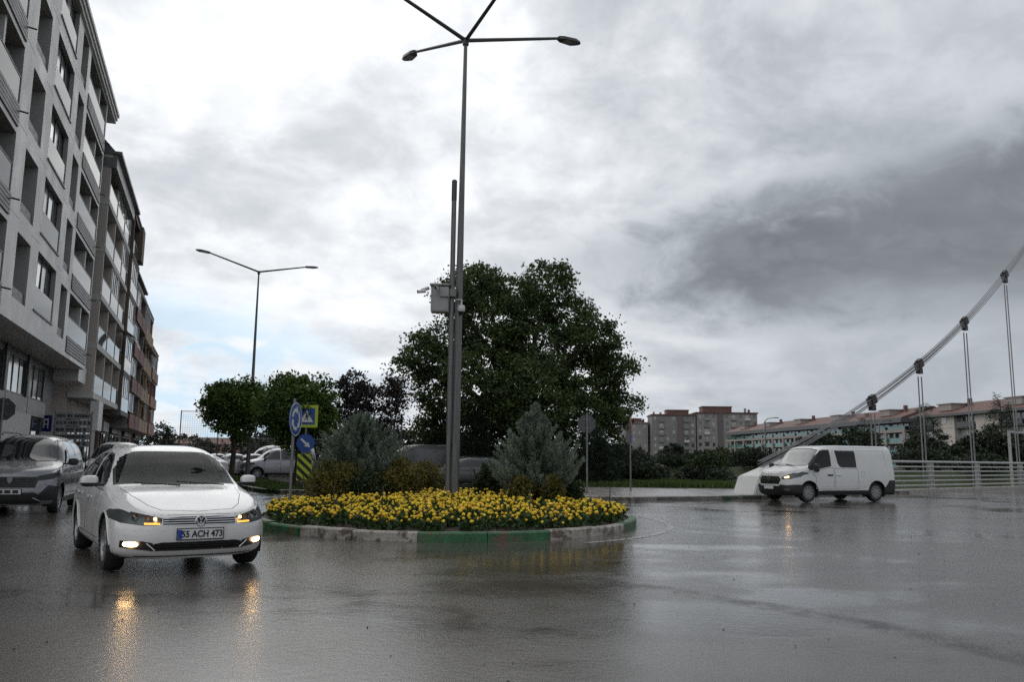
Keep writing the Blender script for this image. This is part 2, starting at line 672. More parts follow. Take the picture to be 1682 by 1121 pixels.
# equal arc lengths round the oval
ta = np.linspace(0, 2 * math.pi, 1441)
px_ = IC.x + IA * np.cos(ta)
py_ = IC.y + IB * np.sin(ta)
arc = np.concatenate([[0], np.cumsum(np.hypot(np.diff(px_), np.diff(py_)))])
a_start = math.atan2((14.08 - IC.y) / IB, (-1.5 - IC.x) / IA) % (2 * math.pi)
s_start = float(np.interp(a_start, ta, arc))
LT = float(arc[-1])
isl = MB()
ring = [ell(2 * math.pi * k / 96, 0.955) for k in range(96)]


def mound(x, y):
    e = ((x - IC.x) / IA) ** 2 + ((y - IC.y) / IB) ** 2
    return 0.11 + 0.24 * max(0.0, 1 - e) ** 0.8


rr = [1.0, 0.9, 0.75, 0.55, 0.3, 0.0]
for k_ in rr:
    for q_ in range(96):
        p = ell(2 * math.pi * q_ / 96, 0.975 * k_)
        isl.v.append((p.x, p.y, mound(p.x, p.y) if k_ < 1 else 0.10))
for i in range(len(rr) - 1):
    for k in range(96):
        isl.f.append((i * 96 + k, i * 96 + (k + 1) % 96, (i + 1) * 96 + (k + 1) % 96, (i + 1) * 96 + k))
isl.mi = [0] * len(isl.f)
island = isl.build('traffic_island', M_soil, smooth=True)
tag(island, 'round planted traffic island with green and white painted kerb', 'traffic island')
for i in range(NS):
    s0, s1 = s_start + LT * i / NS + 0.006, s_start + LT * (i + 1) / NS - 0.006
    pts = []
    for k in range(5):
        s = (s0 + (s1 - s0) * k / 4) % LT
        a = float(np.interp(s, arc, ta))
        pts.append(ell(a, 1.0 + 0.0035 * math.sin(i * 7.3)))
    c = M_kerbg if (i // 2) % 2 == 0 else M_kerbw
    strip_stone('kerb_stone', island, pts, 0.17, 0.165 + random.uniform(-0.013, 0.013), c)
# painted edge line round the island
ln = MB()
N = 80
for k in range(N + 1):
    a = -1.0 + 1.5 * k / N
    off = 0.62
    for o in (off, off + 0.13):
        p = IC + Vector((math.cos(a) * (IA + o), math.sin(a) * (IB + o)))
        ln.v.append((p.x, p.y, 0.004))
for k in range(N):
    ln.f.append((2 * k, 2 * k + 1, 2 * k + 3, 2 * k + 2))
ln.mi = [0] * N
tag(ln.build('painted_line', M_lane, fix=False), kind='structure')

# an old tar joint and scuffed track crossing the near road
def joint_mat():
    m = bpy.data.materials.new('tar_joint')
    m.use_nodes = True
    t = NT(m.node_tree)
    b = m.node_tree.nodes['Principled BSDF']
    b.inputs['Base Color'].default_value = (0.018, 0.017, 0.016, 1)
    b.inputs['Roughness'].default_value = 0.38
    at = t.n('ShaderNodeAttribute', attribute_name='edge')
    tcn = t.n('ShaderNodeTexCoord')
    n1 = t.noise(tcn.outputs['Object'], 2.2, 6.0, 0.65, 0.5)
    n2 = t.noise(tcn.outputs['Object'], 40.0, 3.0, 0.65)
    f = t.m('MULTIPLY', at.outputs['Fac'], t.ss(t.m('ADD', t.m('MULTIPLY', n1, 0.6), t.m('MULTIPLY', n2, 0.4)), 0.40, 0.62))
    tr = t.n('ShaderNodeBsdfTransparent')
    mx = t.n('ShaderNodeMixShader')
    t.put(mx.inputs[0], t.m('MULTIPLY', f, 0.5))
    t.l.new(tr.outputs[0], mx.inputs[1])
    t.l.new(b.outputs[0], mx.inputs[2])
    t.l.new(mx.outputs[0], m.node_tree.nodes['Material Output'].inputs[0])
    return m


M_joint = joint_mat()


def road_joint(pts, hw, z):
    P = resample(pts, 0.25)
    b = MB()
    ed = []
    for i, p in enumerate(P):
        dd = (P[min(i + 1, len(P) - 1)] - P[max(i - 1, 0)]).normalized()
        nr = Vector((-dd.y, dd.x))
        for o in (-1, -0.3, 0.3, 1):
            q_ = p + nr * o * hw
            b.v.append((q_.x, q_.y, z))
            ed.append(1.0 if abs(o) < 0.5 else 0.0)
    for i in range(len(P) - 1):
        for k in range(3):
            b.f.append((i * 4 + k, i * 4 + k + 1, i * 4 + k + 5, i * 4 + k + 4))
    b.mi = [0] * len(b.f)
    o = b.build('road_joint', M_joint, fix=False)
    at = o.data.attributes.new('edge', 'FLOAT', 'POINT')
    at.data.foreach_set('value', ed)
    tag(o, kind='structure')


road_joint([(0.4, 9.9), (1.67, 9.15), (2.11, 8.52), (2.65, 7.96), (3.08, 7.36), (3.41, 6.77), (3.7, 6.09), (4.1, 5.0)], 0.26, 0.004)
road_joint([(-9.0, 8.2), (-5.0, 8.5), (-2.2, 8.3), (-0.4, 8.9)], 0.14, 0.004)
road_joint([(6.0, 22.5), (9.0, 25.0), (13.5, 26.5), (20.0, 30.0)], 0.16, 0.004)
# litter of small dark leaves and grit
n_ = 260
P_l = np.stack([rng.uniform(-5, 9, n_), 3.2 + 16 * rng.uniform(0, 1, n_) ** 1.3, np.full(n_, 0.006)], 1)
k_in = ((P_l[:, 0] - IC.x) / (IA + .1)) ** 2 + ((P_l[:, 1] - IC.y) / (IB + .1)) ** 2 > 1
P_l = P_l[k_in]
dl = unit_vecs(len(P_l))
dl[:, 2] *= 0.08
dl /= np.linalg.norm(dl, axis=1)[:, None]
lit = fast_mesh('leaf_litter', leaf_quads(P_l, 0.022, dirs=dl, asp=0.6), 4, mat('wet_dead_leaf', (0.03, 0.02, 0.012), 0.5, var=0.4, vs=3))
tag(lit, 'small dark leaves and grit scattered over the wet road', 'litter', kind='stuff')

# ---- far pavement and riverside park
park_front = [(-6.0, 66.0), (-1.2, 46.0), (0.6, 34.5), (0.9, 30.0), (1.9, 28.3), (4.13, 27.9), (9.2, 30.4), (11.2, 32.6), brp(-2, -0.55)[:2], brp(0.5, -0.55)[:2]]
pk = MB()
inner = [(p[0] * 1, p[1]) for p in park_front]
pk.slab(inner + [brp(0.5, 4)[:2], brp(0.5, 90)[:2]], -0.02, 0.13)
pavement = tag(pk.build('pavement', M_pave), kind='structure')
kerb_line(pavement, [(p[0] - 0.0, p[1]) for p in park_front], 1.0, [M_kerbw, M_kerbc, M_kerbc, M_kerbg], width=0.16, h=0.15)
lawn = MB()
lawn.slab([(3.0, 37.8), (9.3, 37.2), brp(-1.6, 3.0)[:2], brp(-0.5, 90)[:2], (-4.5, 66), (0.6, 46)], 0.0, 0.16)
tag(lawn.build('lawn', M_grass_ground), kind='structure')
# ---- left pavement below the buildings
lp = MB()
lp.slab([stp(-40, 0.7)[:2], stp(130, 0.7)[:2], stp(130, -16)[:2], stp(-40, -16)[:2]], -0.02, 0.13)
lpav = tag(lp.build('pavement', M_pave), kind='structure')
kerb_line(lpav, [stp(-24, 0.86), stp(60, 0.86)], 1.0, [M_kerbc], width=0.16, h=0.14)
# ---- grassy median of the street
MD = Vector((-0.48, 0.877, 0))
MN = Vector((0.877, 0.48, 0))
M0 = Vector((-7.5, 30.2, 0))


def mdp(a, o):
    p = M0 + MD * a + MN * o
    return (p.x, p.y)


mpoly = [mdp(26, -1.3), mdp(1.5, -1.2), mdp(0.4, -0.75), mdp(0.0, 0.0), mdp(0.4, 0.75), mdp(1.5, 1.2), mdp(26, 1.3)]
mm = MB()
mm.slab(mpoly, -0.02, 0.13)
median = tag(mm.build('median', M_grass_ground), kind='structure')
kerb_line(median, mpoly, 0.8, [M_kerbw, M_kerbg], width=0.15, h=0.15)

# ---- grass tufts (uncountable)
def tufts(name, polyfn, n, h, label):
    P = polyfn(n)
    a = rng.uniform(0, 2 * math.pi, n)
    hh = h * rng.uniform(0.5, 1.3, n)
    wv = np.stack([np.cos(a), np.sin(a), np.zeros(n)], 1) * (0.02 + hh[:, None] * 0.12)
    lean = np.stack([rng.normal(0, .25, n), rng.normal(0, .25, n), np.ones(n)], 1) * hh[:, None]
    V = np.stack([P - wv, P + wv, P + lean], 1).reshape(-1, 3)
    o = fast_mesh(name, V, 3, M_blade)
    tag(o, label, 'grass', kind='stuff')


M_blade = leaf_mat('grass_blade', (0.035, 0.065, 0.015), (0.09, 0.13, 0.03), scale=0.8)


def med_pts(n):
    a = rng.uniform(0.6, 24, n)
    o = rng.uniform(-1.05, 1.05, n)
    return np.stack([M0.x + MD.x * a + MN.x * o, M0.y + MD.y * a + MN.y * o, np.full(n, 0.12)], 1)


def lawn_pts(n):
    x = rng.uniform(2.6, 12.5, n)
    y = 37.6 + rng.uniform(0, 12, n) ** 1.0
    k = (x - 17.6) * BD.x + (y - 38.33) * BD.y < -2.2
    return np.stack([x, y, np.full(n, 0.15)], 1)[k]


P_ = lawn_pts(26000)
tufts('grass', med_pts, 14000, 0.12, 'short grass growing on the street median')
tufts('grass', lambda n: P_[:n], len(P_), 0.22, 'uncut grass behind the far pavement')

# ------------------------------------------------------------------ street lamps
def lamp_head(root, J, az_, e, L):
    dirv = Vector((math.cos(az_) * math.cos(e), math.sin(az_) * math.cos(e), math.sin(e)))
    b = MB()
    tip = J + dirv * (L - 0.45)
    b.tube([J, J + dirv * 0.5 * L, tip], [0.05, 0.042, 0.036], 8)
    arm = b.build('arm', M_steel_dark, root, smooth=True)
    h = MB()
    side = Vector((-math.sin(az_), math.cos(az_), 0))
    fw = Vector((math.cos(az_), math.sin(az_), 0.08)).normalized()
    up = side.cross(fw) * -1
    up = Vector((0, 0, 1)) if up.z < 0 else up
    prof = [(-0.05, 0.05), (0.08, 0.12), (0.45, 0.15), (0.60, 0.10), (0.66, 0.03)]
    vs, fs = [], []
    for (a, wd) in prof:
        th = 0.045 if a < 0.6 else 0.025
        for (sx_, sz_) in ((-1, -1), (1, -1), (0.8, 1), (-0.8, 1)):
            vs.append(tip + fw * a + side * wd * sx_ + Vector((0, 0, 1)) * th * sz_)
    for i in range(len(prof) - 1):
        for k in range(4):
            fs.append((i * 4 + k, i * 4 + (k + 1) % 4, (i + 1) * 4 + (k + 1) % 4, (i + 1) * 4 + k))
    fs += [(0, 1, 2, 3), tuple(len(vs) - 4 + k for k in range(4))]
    h.add(vs, fs)
    hd = h.build('lamp_head', M_steel_dark, root)
    q = MB()
    for sgn in (1,):
        q.add([tip + fw * 0.12 - side * 0.1 - Vector((0, 0, 0.049)), tip + fw * 0.42 - side * 0.1 - Vector((0, 0, 0.049)),
               tip + fw * 0.42 + side * 0.1 - Vector((0, 0, 0.049)), tip + fw * 0.12 + side * 0.1 - Vector((0, 0, 0.049))], [(0, 1, 2, 3)])
    q.build('diffuser', M_lamp_glass, hd, fix=False)


def street_lamp(loc, H, azs, e, L, label, r0=0.115, r1=0.045, lean=(0, 0)):
    root = empty('street_lamp', loc)
    tag(root, label, 'street lamp', 'street lamps')
    b = MB()
    b.tube([(0, 0, 0), (lean[0] * .5, lean[1] * .5, H * 0.5), (lean[0], lean[1], H)], [r0, (r0 + r1) / 2, r1], 8)
    b.build('pole', M_galv, root)
    f = MB().cbox((0, 0, 0.02), (0.4, 0.4, 0.04), 0.008)
    for sx_ in (-1, 1):
        for sy_ in (-1, 1):
            f.tube([(sx_ * .15, sy_ * .15, 0.03), (sx_ * .15, sy_ * .15, 0.09)], 0.016, 6)
    f.build('base_plate', M_galv, root)
    J = Vector((lean[0], lean[1], H))
    MB().tube([J - Vector((0, 0, .12)), J + Vector((0, 0, .05))], 0.075, 8).build('hub', M_steel_dark, root)
    for a in azs:
        lamp_head(root, J, a, e, L)
    return root


pz = mound(-1.25, 18.5)
street_lamp((-1.25, 18.5, pz), 11.33 - pz, [R(33 + 90 * k) for k in range(4)], R(18), 3.4,
            'tall four-armed street lamp standing on the flower island', 0.112, 0.042, lean=(0.05, 0))
street_lamp((-13.3, 42.0, 0.13), 10.76, [R(35), R(215)], R(14), 3.1, 'two-armed street lamp behind the grassy median beside a round tree', 0.12, 0.04)
street_lamp((-27.6, 113, 0.0), 10.9, [R(35), R(215)], R(14), 3.1, 'most distant two-armed street lamp far down the street', 0.12, 0.04)

# pole with cameras beside the lamp
cp = empty('camera_pole', (-1.385, 18.40, mound(-1.4, 18.36)))
tag(cp, 'grey camera pole with equipment cabinet beside the tall lamp', 'camera pole')
cz = mound(-1.4, 18.36)
MB().tube([(0, 0, 0), (0, 0, 7.3 - cz)], [0.062, 0.056], 10).build('pole', M_galv, cp, smooth=True)
MB().tube([(0, 0, 7.3 - cz), (0, 0, 7.78 - cz), (0, 0, 7.80 - cz)], [0.062, 0.062, 0.04], 10).build('pole_cap', M_steel_dark, cp, smooth=True)
cab = MB().cbox((-0.27, 0.02, 4.95 - cz), (0.40, 0.28, 0.60), 0.015).build('cabinet', M_grey_plastic, cp)
MB().cbox((-0.27, -0.02, 5.27 - cz), (0.45, 0.36, 0.045), 0.012).build('canopy', M_grey_plastic, cab)
MB().cbox((-0.27, -0.125, 4.93 - cz), (0.33, 0.012, 0.5), 0.004).build('door', M_grey_plastic, cab)
MB().cbox((-0.16, -0.16, 5.1 - cz), (0.20, 0.05, 0.22), 0.01).build('junction_box', M_grey_plastic, cp)
MB().b2(-0.42, 0.06, -0.13, -0.09, 5.04 - cz, 5.16 - cz).b2(-0.03, 0.1, -0.16, -0.06, 5.0 - cz, 5.18 - cz).build('bracket', M_galv, cp)
for (x, y, z, a) in ((-0.62, -0.06, 5.13, 200), (-0.56, 0.05, 5.22, 150), (-0.33, -0.25, 5.17, 265)):
    dv = Vector((math.cos(R(a)), math.sin(R(a)), -0.15))
    p0 = Vector((x, y, z - cz))
    c_ = MB().tube([p0 - dv * 0.02, p0 + dv * 0.16], 0.04, 10)
    co = c_.build('camera', M_white_plastic, cp, smooth=True)
    MB().tube([p0 + dv * 0.16, p0 + dv * 0.172], 0.034, 10).build('lens', M_black, co)
MB().tube([(0.1, 0, 4.95 - cz), (0.22, 0, 4.95 - cz), (0.22, 0, 4.8 - cz)], 0.022, 8).build('bracket', M_white_plastic, cp)
dm = MB().lathe([(0.0, 0.1), (0.07, 0.1), (0.085, 0.06), (0.085, 0.0), (0.07, -0.04)], 16, Matrix.Translation((0.22, 0, 4.72 - cz)) @ Matrix.Rotation(R(90), 4, 'X')).build('dome_camera', M_white_plastic, cp, smooth=True)
MB().lathe([(0.068, -0.04), (0.06, -0.08), (0.035, -0.11), (0.0, -0.12)], 16, Matrix.Translation((0.22, 0, 4.72 - cz)) @ Matrix.Rotation(R(90), 4, 'X')).build('lens', M_black, dm, smooth=True)

# ------------------------------------------------------------------ traffic signs
M_blue = mat('sign_blue', (0.012, 0.07, 0.30), 0.35, var=0.06)
M_signw = mat('sign_white', (0.66, 0.67, 0.66), 0.35, var=0.06)
M_lime = mat('sign_lime', (0.45, 0.56, 0.03), 0.4, var=0.08)
M_signback = mat('sign_back_grey', (0.085, 0.088, 0.092), 0.5, 0.3, var=0.15)
M_red = mat('sign_red', (0.30, 0.03, 0.03), 0.4, var=0.1)
M_post = mat('sign_post_grey', (0.19, 0.19, 0.19), 0.45, 0.4, var=0.2, vs=4)


def circ(r_, n=32, cx=0, cz_=0, a0=0):
    return [(cx + r_ * math.cos(a0 + 2 * math.pi * k / n), cz_ + r_ * math.sin(a0 + 2 * math.pi * k / n)) for k in range(n)]


def face_m(z, y=0.0):
    return Matrix.Translation((0, y, z))


def sign_post(loc, H, rz, label, r_=0.032):
    root = empty('traffic_sign', loc, rz)
    tag(root, label, 'traffic sign', 'traffic signs')
    MB().tube([(0, 0.035, 0), (0, 0.035, H)], r_, 10).build('post', M_post, root, smooth=True)
    return root


def arrow_poly(L, w_, hw, hl):
    return [(-L / 2, -w_ / 2), (L / 2 - hl, -w_ / 2), (L / 2 - hl, -hw / 2), (L / 2, 0), (L / 2 - hl, hw / 2), (L / 2 - hl, w_ / 2), (-L / 2, w_ / 2)]


def rot2(poly, a, cx=0, cz_=0):
    c_, s_ = math.cos(a), math.sin(a)
    return [(cx + x * c_ - z * s_, cz_ + x * s_ + z * c_) for x, z in poly]


# local -y is the front of a sign.  roundabout sign, turned to oncoming traffic on the right
sr = sign_post((-4.56, 17.4, mound(-4.56, 17.4) - 0.05), 2.42, R(84), 'blue roundabout sign on a post at the left of the flower bed')
zc_ = 1.98
bd = MB().prism(circ(0.36), face_m(zc_, -0.012), 0.012).build('disc', M_blue, sr)
MB().prism(circ(0.36), face_m(zc_, 0.0015), 0.003).build('back', M_signback, sr)
rim_ = MB()
for k in range(48):
    a0, a1 = 2 * math.pi * k / 48, 2 * math.pi * (k + 1) / 48
    rim_.prism([(0.335 * math.cos(a0), 0.335 * math.sin(a0)), (0.352 * math.cos(a0), 0.352 * math.sin(a0)), (0.352 * math.cos(a1), 0.352 * math.sin(a1)), (0.335 * math.cos(a1), 0.335 * math.sin(a1))], face_m(zc_, -0.0145), 0.0025)
rim_.build('border', M_signw, bd)
for k in range(3):
    ab = R(90 + 120 * k)
    a_ = MB()
    n = 8
    pts = []
    for i in range(n + 1):
        a = ab + R(78) * i / n
        pts.append((a, 0.165, 0.235))
    for i in range(n):
        a, b_ = pts[i][0], pts[i + 1][0]
        a_.prism([(0.165 * math.cos(a), 0.165 * math.sin(a)), (0.235 * math.cos(a), 0.235 * math.sin(a)), (0.235 * math.cos(b_), 0.235 * math.sin(b_)), (0.165 * math.cos(b_), 0.165 * math.sin(b_))], face_m(zc_, -0.0155), 0.0035)
    a = ab - 0.02
    t_ = (math.cos(ab - R(34)) * 0.2, math.sin(ab - R(34)) * 0.2)
    a_.prism([(0.12 * math.cos(a), 0.12 * math.sin(a)), t_, (0.29 * math.cos(a), 0.29 * math.sin(a))], face_m(zc_, -0.0155), 0.0035)
    a_.build('arrow', M_signw, bd)

# crossing, keep-right and hazard boards on one post at the median tip
sx = sign_post((-7.72, 31.0, 0.13), 3.25, R(0), 'post with crossing sign, keep right disc and striped hazard board')
sq = MB().cbox((0.02, -0.012, 2.72), (0.84, 0.02, 0.84), 0.006).build('crossing_sign', M_lime, sx)
MB().b2(-0.29, 0.33, -0.028, -0.023, 2.41, 3.03).build('panel', M_blue, sq)
MB().prism([(-0.25, -0.24), (0.25, -0.24), (0.0, 0.22)], Matrix.Translation((0.02, -0.033, 2.74)), 0.004).build('triangle', M_signw, sq)
pd = MB()
pm = Matrix.Translation((0.02, -0.038, 2.74))
pd.prism(circ(0.028, 12, 0.0, 0.07), pm, 0.004)
pd.prism([(-0.03, 0.035), (0.03, 0.035), (0.035, -0.06), (-0.035, -0.06)], pm, 0.004)
pd.prism([(-0.035, -0.06), (0.0, -0.06), (-0.06, -0.17), (-0.085, -0.16)], pm, 0.004)
pd.prism([(0.0, -0.06), (0.035, -0.06), (0.075, -0.17), (0.045, -0.17)], pm, 0.004)
pd.prism([(0.03, 0.03), (0.085, -0.045), (0.07, -0.055), (0.02, 0.0)], pm, 0.004)
pd.build('walking_figure', M_black, sq)
for k in range(5):
    MB().b2(-0.17 + k * 0.085, -0.13 + k * 0.085, -0.036, -0.0335, 2.46, 2.495).build('stripe', M_black, sq)
kd = MB().prism(circ(0.34, 36, 0.02), Matrix.Translation((0, -0.024, 1.72)), 0.014).build('keep_right_disc', M_blue, sx)
MB().prism(rot2(arrow_poly(0.48, 0.075, 0.22, 0.19), R(-42), 0.02, 0.0), Matrix.Translation((0, -0.029, 1.72)), 0.004).build('arrow', M_signw, kd)
hz = MB().cbox((0.02, -0.014, 0.82), (0.56, 0.02, 0.98), 0.005).build('hazard_board', M_lime, sx)
for k in range(5):
    zc2 = 0.33 + 0.32 * k - 0.26
    pts = [(-0.27, zc2 + 0.36), (-0.27, zc2 + 0.52), (0.27, zc2 + 0.03), (0.27, zc2 - 0.13)]
    lo, hi = 0.335, 1.305

    def clipz(poly, zl, keep_above):
        out = []
        for i in range(len(poly)):
            p, q2 = poly[i], poly[(i + 1) % len(poly)]
            ip = (p[1] >= zl) if keep_above else (p[1] <= zl)
            iq = (q2[1] >= zl) if keep_above else (q2[1] <= zl)
            if ip:
                out.append(p)
            if ip != iq:
                f_ = (zl - p[1]) / (q2[1] - p[1])
                out.append((p[0] + (q2[0] - p[0]) * f_, zl))
        return out
    pts = clipz(clipz(pts, lo, True), hi, False) if True else pts
    if len(pts) >= 3:
        MB().prism([(x + 0.02, z) for x, z in pts], Matrix.Translation((0, -0.029, 0)), 0.004).build('stripe', M_black, hz)


def octagon_back(loc, H, zc2, r_, rz, label):
    root = sign_post(loc, H, rz, label, 0.036)
    MB().prism(circ(r_, 8, a0=R(22.5)), face_m(zc2, 0.075), 0.012).build('sign_back', M_signback, root)
    MB().prism(circ(r_, 8, a0=R(22.5)), face_m(zc2, 0.088), 0.004).build('sign_face', M_red, root)
    MB().b2(-0.16, 0.16, 0.055, 0.075, zc2 - 0.18, zc2 - 0.15).build('bracket', M_post, root)
    MB().b2(-0.16, 0.16, 0.055, 0.075, zc2 + 0.15, zc2 + 0.18).build('bracket', M_post, root)


octagon_back((2.83, 30.6, 0.13), 2.95, 2.55, 0.36, R(6), 'grey back of an octagonal sign right of the flower island')
octagon_back((-16.35, 26.4, 0.13), 3.0, 2.62, 0.38, R(18), 'grey back of an octagonal sign behind the parked dark grey car')
rs = sign_post((4.84, 33.2, 0.13), 2.95, R(78), 'edge-on red and blue sign on a thin post on far pavement')
MB().prism(circ(0.30, 28), face_m(2.62, -0.012), 0.02).build('disc', M_red, rs)
MB().cbox((0, -0.004, 2.1), (0.45, 0.02, 0.35), 0.004).build('plate', M_blue, rs)

# directory board and parking sign on the left pavement
M_board = mat('board_grey', (0.30, 0.31, 0.31), 0.5, var=0.1)
M_boardtext = mat('board_lettering', (0.05, 0.05, 0.05), 0.5)
db = empty('directory_board', stp(17.5, -0.4, 0.13), R(8))
tag(db, 'grey shop directory board with rows of dark lettering and blue sign', 'sign board')
for x in (-0.55, 1.25):
    MB().b2(x - 0.04, x + 0.04, -0.04, 0.04, 0, 3.4).build('post', M_post, db)
for k in range(5):
    row = MB().cbox((0.35, -0.06, 1.72 + 0.36 * k), (1.9, 0.05, 0.31), 0.008).build('row_panel', M_board, db)
    x = -0.45
    t_ = MB()
    random.seed(k)
    while x < 1.1:
        wd = random.uniform(0.05, 0.14)
        t_.b2(x, x + wd, -0.092, -0.086, 1.66 + 0.36 * k, 1.79 + 0.36 * k)
        x += wd + random.choice((0.03, 0.03, 0.12))
    t_.build('lettering', M_boardtext, row)['kind'] = 'stuff'
bs = MB().cbox((-0.95, -0.06, 2.75), (0.55, 0.05, 0.85), 0.01).build('blue_panel', mat('deep_blue', (0.012, 0.02, 0.16), 0.35), db)
MB().b2(-1.08, -1.02, -0.092, -0.086, 2.5, 2.95).b2(-0.88, -0.82, -0.092, -0.086, 2.5, 2.95).b2(-1.08, -0.82, -0.092, -0.086, 2.9, 3.0).b2(-1.02, -0.88, -0.092, -0.086, 2.68, 2.74).build('symbol', M_signw, bs)
# ------------------------------------------------------------------ vegetation
M_bark = mat('bark', (0.055, 0.045, 0.035), 0.85, var=0.35, vs=6, bump=1.0, bs=25, stretch=(1, 1, 0.25))
M_marileaf = leaf_mat('marigold_leaf', (0.018, 0.042, 0.010), (0.05, 0.095, 0.022), scale=3)
def bloom_mat():
    m = bpy.data.materials.new('marigold_bloom')
    m.use_nodes = True
    t = NT(m.node_tree)
    b = m.node_tree.nodes['Principled BSDF']
    oi = t.n('ShaderNodeObjectInfo')
    tcn = t.n('ShaderNodeTexCoord')
    n1 = t.noise(tcn.outputs['Object'], 9.0, 2.0, 0.6)
    f = t.m('ADD', t.m('MULTIPLY', oi.outputs['Random'], 0.7), t.m('MULTIPLY', t.ss(n1, 0.3, 0.7), 0.3))
    col = t.mix(f, (0.68, 0.33, 0.006), (0.92, 0.74, 0.04))
    col = t.mix(t.m('MULTIPLY', t.ss(oi.outputs['Random'], 0.10, 0.0), 0.75), col, (0.20, 0.10, 0.02))
    t.put(b.inputs['Base Color'], col)
    b.inputs['Roughness'].default_value = 0.65
    return m


M_bloom = bloom_mat()


def ico(n=1):
    bm = bmesh.new()
    bmesh.ops.create_icosphere(bm, subdivisions=n, radius=1.0)
    V = np.array([v.co[:] for v in bm.verts])
    F = np.array([[v.index for v in f.verts] for f in bm.faces])
    bm.free()
    return V, F


IV, IF = ico(1)


def bloom_tris(c, r_):
    """ruffled pompom head"""
    V = IV * (1 + rng.uniform(-0.22, 0.22, len(IV)))[:, None] * np.array([1, 1, 0.72]) * r_ + c
    return V[IF].reshape(-1, 3)


# plant shapes: foliage dome and flower heads
def marigold_shape(seed):
    h = rng.uniform(0.23, 0.31)
    n = 46
    d = unit_vecs(n)
    d[:, 2] = np.abs(d[:, 2])
    rad = rng.uniform(0.35, 1.0, n)[:, None]
    P = d * rad * np.array([0.16, 0.16, h * 0.92])
    P[:, 2] += 0.01
    fol = leaf_quads(P, 0.11, asp=0.5)
    heads = []
    k = [7, 2, 6, 8, 4, 5][seed]
    for i in range(k):
        a = rng.uniform(0, 2 * math.pi)
        q = math.sqrt(rng.uniform(0, 1)) * 0.15
        z = h * (1.0 - 0.5 * (q / 0.15) ** 2) + rng.uniform(-0.015, 0.04)
        heads.append((np.array([math.cos(a) * q, math.sin(a) * q, z]), rng.uniform(0.022, 0.040)))
    return fol, heads


shapes = [marigold_shape(i) for i in range(6)]
fol_mesh = []
for fol, heads in shapes:
    o = fast_mesh('foliage', fol, 4, M_marileaf)
    fol_mesh.append(o.data)
    bpy.data.objects.remove(o)
o = fast_mesh('bloom', bloom_tris(np.zeros(3), 1.0), 3, M_bloom)
bloom_me = o.data
bpy.data.objects.remove(o)

SHRUBS = [(-3.62, 20.2, 0.35), (0.55, 18.6, 0.25), (-4.05, 18.9, 0.5), (-2.55, 19.0, 0.5), (-0.55, 19.6, 0.45), (0.22, 17.9, 0.3), (0.9, 17.9, 0.3), (-1.25, 18.5, 0.2), (-1.4, 18.36, 0.1), (-4.56, 17.4, 0.08)]
spots = []
st_ = 0.232
for i in range(-22, 23):
    for j in range(-24, 25):
        x = IC.x + (i + (0.5 if j % 2 else 0)) * st_ + rng.uniform(-0.06, 0.06)
        y = IC.y + j * st_ * 0.9 + rng.uniform(-0.06, 0.06)
        e = math.hypot((x - IC.x) / (IA - 0.28), (y - IC.y) / (IB - 0.28))
        if e > 1.0 or rng.uniform() < 0.13:
            continue
        if any(math.hypot(x - a, y - b) < c for a, b, c in SHRUBS):
            continue
        spots.append((x, y))
spots.sort(key=lambda p: math.hypot(p[0], p[1]) + 0.0 * p[0])
near, far = spots[:300], spots[300:]
for i, (x, y) in enumerate(near):
    k = int(rng.integers(0, 6))
    root = empty('marigold', (x, y, mound(x, y) - 0.01), rng.uniform(0, 6.28))
    s = rng.uniform(0.72, 1.22)
    root.scale = (s, s, s)
    tag(root, 'bushy yellow marigold in the front of the island flower bed', 'flower', 'marigolds at the front of the flower bed')
    link('foliage', fol_mesh[k], root)
    for c, r_ in shapes[k][1]:
        b = link('bloom', bloom_me, root)
        b.location = c
        b.scale = (r_, r_, r_)
        b.rotation_euler = (rng.uniform(-.4, .4), rng.uniform(-.4, .4), rng.uniform(0, 6))
FV, BV = [], []
for (x, y) in far:
    k = int(rng.integers(0, 6))
    a = rng.uniform(0, 6.28)
    s = rng.uniform(0.85, 1.15)
    M = np.array([[math.cos(a), -math.sin(a), 0], [math.sin(a), math.cos(a), 0], [0, 0, 1]]) * s
    T = np.array([x, y, mound(x, y) - 0.01])
    FV.append(shapes[k][0] @ M.T + T)
    for c, r_ in shapes[k][1]:
        BV.append(bloom_tris(M @ c + T, r_))
fb = tag(fast_mesh('marigold_bed', np.concatenate(BV), 3, M_bloom), 'dense marigolds filling the middle and back of the flower bed', 'flowers', kind='stuff')
ff = fast_mesh('foliage', np.concatenate(FV), 4, M_marileaf, fb)
ff['kind'] = 'stuff'
# small plain stakes in the bed
for i, (x, y) in enumerate(((-2.3, 15.0), (-4.0, 16.6), (0.35, 15.0), (-3.3, 15.6), (2.15, 18.0))):
    s = MB().tube([(x, y, mound(x, y)), (x + 0.01, y, mound(x, y) + 0.62)], 0.011, 6).build('garden_stake', M_steel_dark)
    where = ['in front of the left golden shrub', 'at the left end of the flower bed', 'in front of the right blue conifer', 'just right of the roundabout sign', 'at the right end of the flower bed'][i]
    tag(s, 'thin dark stake ' + where, 'stake', 'stakes in the flower bed')


def shrub_profile(prof, n):
    zs, rs_ = zip(*prof)
    z = rng.uniform(zs[0], zs[-1], n * 3)
    r_ = np.interp(z, zs, rs_)
    keep = rng.uniform(0, max(rs_), n * 3) < r_
    return z[keep][:n], r_[keep][:n]


